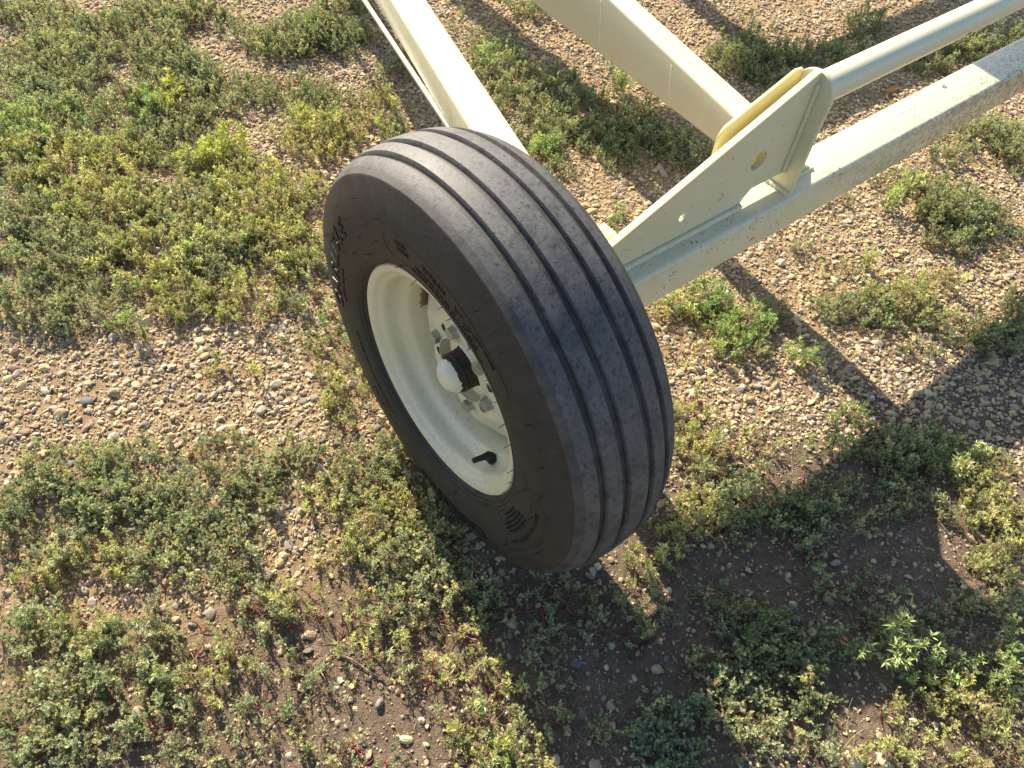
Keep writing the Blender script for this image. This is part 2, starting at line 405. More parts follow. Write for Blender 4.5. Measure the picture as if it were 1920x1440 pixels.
# moulded lettering, raised from the sidewall
def letters(txt, ang, r, size, lift=.0011, shear=0.0, flip=False, space=1.0):
    cu = bpy.data.curves.new("t", 'FONT'); cu.body = txt; cu.size = size; cu.align_x = 'CENTER'; cu.extrude = .0004
    cu.shear = shear; cu.space_character = space; cu.resolution_u = 3
    if size > .02: cu.offset = .0013
    o = bpy.data.objects.new("t", cu); COL.objects.link(o)
    me = bpy.data.meshes.new_from_object(o.evaluated_get(bpy.context.evaluated_depsgraph_get()))
    COL.objects.unlink(o); bpy.data.objects.remove(o)
    b2 = bmesh.new(); b2.from_mesh(me); bpy.data.meshes.remove(me)
    if size > .02:
        bmesh.ops.triangulate(b2, faces=b2.faces)
        for _ in range(4):
            le = [e for e in b2.edges if e.calc_length() > .004]
            if not le: break
            bmesh.ops.subdivide_edges(b2, edges=le, cuts=1); bmesh.ops.triangulate(b2, faces=b2.faces)
    for v in b2.verts:
        x, y, z = v.co
        rr = r + (-y if flip else y); aa = ang + math.degrees((x if flip else -x)/r)*(1)
        if not flip: aa = ang + math.degrees(x/r)
        else: aa = ang - math.degrees(x/r)
        v.co = on_side(aa, rr, lift if z > 0 else -.0006)
    return b2
def join(b, b2):
    me = bpy.data.meshes.new("j"); b2.to_mesh(me); b2.free(); b.from_mesh(me); bpy.data.meshes.remove(me)
def ridge(b, pts, w=.0009, h=.0009):
    P = [on_side(a, r, 0) for a, r in pts]; n = len(P)
    tube([p for p in P], w, 6, b)
def lens_ring(a0, a1, r0, r1):
    m = (r0+r1)/2; hw = (r1-r0)/2; pts = []
    for t in np.linspace(a0, a1, 26): pts.append((t, r1))
    for t in np.linspace(90, -90, 13): pts.append((a1+math.degrees(hw*math.cos(math.radians(t))/m), m+hw*math.sin(math.radians(t))))
    for t in np.linspace(a1, a0, 26): pts.append((t, r0))
    for t in np.linspace(-90, -270, 13): pts.append((a0+math.degrees(hw*math.cos(math.radians(t))/m), m+hw*math.sin(math.radians(t))))
    return pts
b = bmesh.new()
join(b, letters("CARLISLE", 13, .281, .042, .0020, .10, space=1.42))
ridge(b, lens_ring(73, 133, .2465, .2905), .0007)
join(b, letters("LOAD", 79, .277, .0105)); join(b, letters("RANGE", 79.5, .2665, .0095))
join(b, letters("TUBELESS", 96, .272, .012, space=1.1)); join(b, letters("NYLON", 112, .270, .0135, space=1.3))
join(b, letters("MAX LOAD 2540 LBS AT 44 PSI COLD", 103, .2575, .0085, space=1.1))
join(b, letters("IMPLEMENT SERVICE ONLY NOT FOR HIGHWAY USE", 104, .2475, .0072, space=1.05))
join(b, letters("FARM SERVICE", 122, .279, .0080)); join(b, letters("SAFETY WARNING", 5, .262, .0075, space=1.5))
for i, t_ in enumerate(("DO NOT MOUNT OR REMOVE", "TIRE WITHOUT PROPER TOOLS", "NEVER EXCEED 35 PSI WHEN", "SEATING TIRE BEADS", "USE SAFETY CAGE")):
    join(b, letters(t_, 199, .270-.0072*i, .0066, .0007))
ridge(b, lens_ring(176, 213, .277, .309), .0007)
join(b, letters("TUBELESS TIRE ON APPROVED RIMS", 195, .288, .0105, .0006))
join(b, letters("CARLISLE", 255, .289, .040, .0018, .15, space=1.32))
join(b, letters("11L-15 IMP", 305, .270, .016, space=1.2)); join(b, letters("TUBELESS CONTAINS NYLON CORD PLIES", 322, .250, .0075, space=1.2))
ridge(b, [(t, .2215) for t in np.linspace(0, 359.9, 200)], .0012)
ridge(b, [(t, .2290) for t in np.linspace(0, 359.9, 200)], .0006)
# moulding sprues: little rubber whiskers, and the flash lines they stand on
sp = [(54.8, .324), (39.3, .325), (71.1, .320), (44, .298), (58, .289), (47.7, .266), (85.9, .319), (30, .30), (62, .262), (75, .235), (20, .32), (5, .322), (-8, .322), (-22, .318), (36, .248),
      (60, .226), (80, .217), (98, .217), (104, .217), (113, .32), (124, .323), (117, .214), (131, .214), (143, .315), (136, .214), (141, .214), (156, .312), (150, .216), (168, .30), (160, .216), (172, .262),
      (182, .285), (176, .215), (179, .243), (190, .316), (200, .212), (206, .236), (188, .214), (214, .212), (204, .262), (197, .322), (211, .25), (223, .228), (218, .30), (232, .215), (230, .327), (12, .252), (-2, .274), (-30, .30),
      (48, .235), (28, .265), (16, .285), (68, .30), (91, .331), (243, .30), (250, .24), (-45, .31), (-60, .24), (-75, .32)]
for i, (a_, r_) in enumerate(sp):
    p = on_side(a_, r_, -.0005); L = rnd.uniform(.009, .015)
    tw = rnd.uniform(-.3, .3)
    d = Vector((-1, .12+tw*.5, .05+tw)) if r_ > .23 else Vector((-1, -.15*math.cos(math.radians(a_))+tw*.5, -.25*math.sin(math.radians(a_))+tw))
    d.normalize(); q = p+d*L*.5+Vector((0, 0, rnd.uniform(.0, .0012))); e = p+d*L
    tube([p, q, e], [.00075, .00060, .00045], 5, b)
nf = len(bm.faces); join(bm, b); bm.faces.ensure_lookup_table()
for f_ in bm.faces[nf:]: f_.material_index = 1
for v in bm.verts:                              # slight squash where it carries the load
    if v.co.z < .012: v.co.z = .012 + (v.co.z-.012)*.35
tyre = obj('tyre', bm, M['rubber'], wheel, .55); tyre.data.materials.append(M['letter'])
# small stones caught in the grooves
# ---- axle beam: square tube
def box_x(x0, x1, cy, cz, w_, h_, r_, n=40):
    return loft([[(x, cy+p, cz+q) for p, q in rrect(w_, h_, r_)] for x in np.linspace(x0, x1, n)])
axle = obj('axle_beam', box_x(.150, 3.0, 0, R, .0967, .0967, .0105), M['axle'], trailer, .8)
obj('spindle', tube([(.02, 0, R), (.152, 0, R)], .032, 24), M['paint'], axle, .8)
TOP = R+.04835
# ---- upright gusset plate welded on top of the axle
pl = [(.205, TOP-.001), (.628, TOP-.001), (.634, TOP+.018), (.652, TOP+.036), (.7455, TOP+.036), (.7455, .688), (.738, .688), (.258, .502), (.205, .480)]
gus = obj('gusset_plate', poly_prism(pl, -.007, .007, .0012, ((.643, .538, .0205), (.5545, .490, .0090), (.4515, .4905, .0085))), M['plate'], trailer, .6)
weld([(.205, -.010, TOP+.0035), (.632, -.010, TOP+.0035)], .0070, gus)
weld([(.205, .010, TOP+.0035), (.632, .010, TOP+.0035)], .0062, gus)
weld([(.742, -.010, .475), (.742, -.010, .672)], .0052, gus)
# ---- end plate closing the round tube
th = np.linspace(0, math.pi, 20); RT = .0445; ZT = .642
pe = [(RT*math.cos(t), ZT+RT*math.sin(t)) for t in th] + [(-RT+.003, ZT-.06), (-.040, TOP), (.040, TOP), (RT-.003, ZT-.06)]
endp = obj('end_plate', poly_prism(pe, .7462, .7562, .0012, (), 'x'), M['plate'], trailer, .6)
weld([(.744, -.040, TOP+.002), (.744, -.010, TOP+.003), (.744, .04, TOP+.002)], .0062, endp)
obj('rear_gusset', poly_prism([(.7567, TOP), (.858, TOP), (.858, TOP+.003), (.7567, TOP+.066)], -.0055, .0055, .001), M['plate'], endp, .6)
weld([(.757, -.0085, TOP+.002), (.865, -.0085, TOP+.001)], .0045, endp)
tb = obj('cross_tube', tube([(x, 0, ZT) for x in np.linspace(.7566, 3.0, 30)], .0302, 40), M['paint'], trailer, .9)
weld([(.759, .0315*math.cos(t), ZT+.0315*math.sin(t)) for t in np.linspace(0, 2*math.pi, 40)], .004, tb)
# seam line under the tube and a chip of old red paint
obj('paint_chip', loft([[(1.245+.011*math.cos(t)*(1+.25*math.sin(3*t)), -.0303*math.cos(.35+.12*math.sin(t)), ZT-.0303*math.sin(.35+.12*math.sin(t))+.0) for t in np.linspace(0, 6.28, 17)[:-1]],
                        [(1.245+.010*math.cos(t)*(1+.25*math.sin(3*t)), -.0308*math.cos(.35+.11*math.sin(t)), ZT-.0308*math.sin(.35+.11*math.sin(t))) for t in np.linspace(0, 6.28, 17)[:-1]]]), M['red'], tb)
# ---- pivot ear behind the gusset, with its pin
def arc(cx, cy, r, a0, a1, n=6): return [(cx+r*math.cos(math.radians(t)), cy+r*math.sin(math.radians(t))) for t in np.linspace(a0, a1, n)]
pf = [(.7455, .470), (.7455, .676)] + arc(.728, .6595, .0185, 75, 108, 4) + arc(.576, .595, .027, 108, 180, 8) + [(.549, .500), (.60, .470)]
ear = obj('pivot_ear', poly_prism(pf, .032, .0385, .0010), M['ear'], trailer, .6)
obj('pivot_pin', tube([(.592, .024, .574), (.592, .0262, .574), (.592, .046, .574)], [.0108, .0130, .0130], 24), M['steel'], ear, .5)
# ---- draft beam running back from behind the ears (deepens towards the rear)
n0 = Vector((.921, .237, .390)); n1 = Vector((1.001, .256, .390)); f0 = Vector((.986, .764, .430)); f1 = Vector((1.046, .729, .430))
h0, h1 = .094, .160
sec = []
for t in np.linspace(-.36, 3.0, 24):
    a = n0.lerp(f0, 1.0) if False else n0+(f0-n0)*t; c = n1+(f1-n1)*t; h = h0+(h1-h0)*max(t, -.36)
    side_ = (c-a); wv = side_.length; sd = side_.normalized()
    mid = (a+c)/2 - Vector((0, 0, h/2))
    sec.append([mid+sd*p+Vector((0, 0, q)) for p, q in rrect(max(.055, min(wv, .09)), h, .010)])
draft = obj('draft_beam', loft(sec), M['paint'], trailer, .8)
obj('seam_bead', tube([(n0.lerp(n1, .52)+((f0.lerp(f1, .5))-n0.lerp(n1, .52))*t+Vector((rnd.uniform(-.0006, .0006), 0, -.0004))) for t in np.linspace(-.3, 2.6, 200)], .0016, 6), M['paint'], draft, 1.2)
sdn = (f0-n0).cross(Vector((0, 0, 1))).normalized(); sdn = -sdn if sdn.x > 0 else sdn
for dp_ in DRIPS:
    P = [Vector(p)+sdn*.0002 for p in dp_]; Q = []
    for A, B in zip(P, P[1:]):
        for t in np.linspace(0, 1, 9)[:-1]: Q.append(A.lerp(B, t))
    obj('paint_drip', tube(Q, [rnd.uniform(.0009, .0022) for _ in Q], 6), M['drip'], draft, 1.2)
# ---- side rail (square tube) and the slim brace beside it
q0 = Vector((.260, .050, .386)); q1 = Vector((.6030, 1.30, .386))
d = (q1-q0).normalized(); sdv = Vector((d.y, -d.x, 0))
rail = obj('side_rail', loft([[q0.lerp(q1, t)+sdv*p+Vector((0, 0, q)) for p, q in rrect(.088, .0900, .011)] for t in np.linspace(-.02, 2.2, 30)]), M['rail'], trailer, .8)
BR0, BR1, BRZ = (.379, .638), (.520, 1.249), .335
g0 = Vector((BR0[0], BR0[1], BRZ)); g1 = Vector((BR1[0], BR1[1], BRZ)); dr = (g1-g0); sdv = Vector((dr.y, -dr.x, 0)).normalized()
obj('side_brace', loft([[g0+dr*t+sdv*p+Vector((0, 0, q)) for p, q in rrect(.011, .011, .002, 2)] for t in np.linspace(-1.0, 3.0, 20)]), M['paint'], trailer, .8)
# ---- small channel bracket on the back of the axle, behind the tyre
def bx(x0, x1, y0, y1, z0, z1, r=.0012):
    bm = bmesh.new(); bmesh.ops.create_cube(bm, size=1)
    for v in bm.verts: v.co = ((x0+x1)/2+v.co.x*(x1-x0), (y0+y1)/2+v.co.y*(y1-y0), (z0+z1)/2+v.co.z*(z1-z0))
    bmesh.ops.bevel(bm, geom=bm.edges[:], offset=r, segments=2, affect='EDGES')
    return bm
br = obj('channel_bracket', bx(.23, .3815, .0790, .0975, .412, .4245), M['yellow'], trailer)
obj('bracket_flange', bx(.23, .3815, .0985, .1160, .412, .4245), M['yellow'], br)
obj('bracket_web', bx(.23, .376, .0487, .1090, .350, .4115), M['yellow'], br)
# ---- chopped grass blown over the axle
bm = bmesh.new()
def sliver(c, n, ang, L, wd):
    n = Vector(n); u = Vector((math.cos(ang), 0, 0)) + n.cross(Vector((1, 0, 0)))*math.sin(ang); u.normalize(); v = n.cross(u)
    k = rnd.uniform(-.35, .35)
    P = [c-u*L/2, c+v*(L*k*.4+wd/2)+n*.0006, c+u*L/2, c+v*(L*k*.4-wd/2)+n*.0003]
    bm.faces.new([bm.verts.new(p) for p in P])
for i in range(1500):
    x = .9+2.0*rnd.random()**.8
    if rnd.random() < .45:
        if rnd.random() > (x-.6)/1.2: continue
        sliver(Vector((x, rnd.uniform(-.040, .040), R+.0488)), (0, 0, 1), rnd.uniform(0, 6.28), rnd.choice((.003, .004, .006, .012)), rnd.uniform(.0008, .0016))
    else:
        z = R-.046+.09*rnd.random()**1.3
        if rnd.random() > (x-.8)/1.1: continue
        sliver(Vector((x, -.0488, z)), (0, -1, 0), rnd.gauss(0, .5), rnd.choice((.003, .005, .008)), rnd.uniform(.0007, .0016))
for x in np.linspace(.22, .9, 36):
    sliver(Vector((x+rnd.uniform(-.01, .01), rnd.uniform(-.044, -.012), R+.0488)), (0, 0, 1), rnd.uniform(0, 6.28), rnd.uniform(.002, .005), .0009)
for i in range(42):                              # stuck to the gusset face
    x = rnd.uniform(.3, .74); z = rnd.uniform(TOP+.01, .502+(x-.258)*.38-.01)
    if x > .63 and z < TOP+.05: continue
    sliver(Vector((x, -.0078, z)), (0, -1, 0), rnd.uniform(0, 6.28), rnd.uniform(.0015, .0085), rnd.uniform(.0009, .0018))
tag(obj('grass_clippings', bm, simple("dried_clippings", (.09, .08, .045), .9), axle), kind='stuff')
# ---- weathered paper label and a pen ring on the axle
lab = loft([[(1.205+.070*t, .010-.006*t+.010*s_, TOP+.0004+.0015*math.sin(t*5)*(t > .6)) for s_ in (0, 1)]+[(1.205+.070*t, .010-.006*t+.010*s_, TOP+.0008+.0015*math.sin(t*5)*(t > .6)) for s_ in (1, 0)] for t in np.linspace(0, 1, 10)])
lb = obj('paper_label', lab, M['whitelabel'], axle)
bm = bmesh.new(); x = 1.209
while x < 1.268:
    wl = rnd.uniform(.0016, .0034); y = .0145-.006*(x-1.205)/.07
    for k in range(2):
        bx_ = x+k*wl*.5
        bm.faces.new([bm.verts.new(p) for p in ((bx_, y-.0012, TOP+.0026), (bx_+wl*.3, y-.0012+rnd.uniform(-.001, .001), TOP+.0026), (bx_+wl*.3, y+.0018, TOP+.0026), (bx_, y+.0012, TOP+.0026))])
    x += wl+.0009
obj('label_print', bm, M['ink'], lb)
th = np.linspace(0, 2*math.pi, 25)
obj('seal_ring', tube([(1.400+.0052*math.cos(t), .019+.0042*math.sin(t), TOP+.001) for t in th], .0007, 6, cap=False), M['ink'], axle)

# ---- unseen frame members added further back for their shadows, beyond the top edge of the picture; they throw the broad shadows on the far gravel
def beam(name, a, b, w_, h_, mat='paint'):
    a, b = Vector(a), Vector(b); d = (b-a).normalized(); sd = d.cross(Vector((0, 0, 1))).normalized() if abs(d.z) < .9 else Vector((1, 0, 0)); up = sd.cross(d)
    return obj(name, loft([[a.lerp(b, t)+sd*p+up*q for p, q in rrect(w_, h_, .008)] for t in (0, .5, 1)]), M[mat], trailer, .8)
beam('unseen_cross_member', (1.18, 1.72, .80), (3.3, 1.66, .80), .23, .10)
beam('unseen_longitudinal', (1.27, 1.84, .80), (1.36, 3.6, .80), .10, .10)
beam('unseen_diagonal', (1.95, 1.78, .80), (2.25, 3.2, .80), .09, .09)
beam('unseen_post', (1.262, 1.90, .50), (1.262, 1.90, .76), .08, .08)
beam('unseen_upper_rail', (1.715, 1.10, 1.20), (3.3, 1.10, 1.20), .07, .10)  # added out of view to shade the far end of the axle top
beam('unseen_upper_rail_post', (2.9, 1.10, 1.146), (2.9, 1.64, .84), .07, .07)
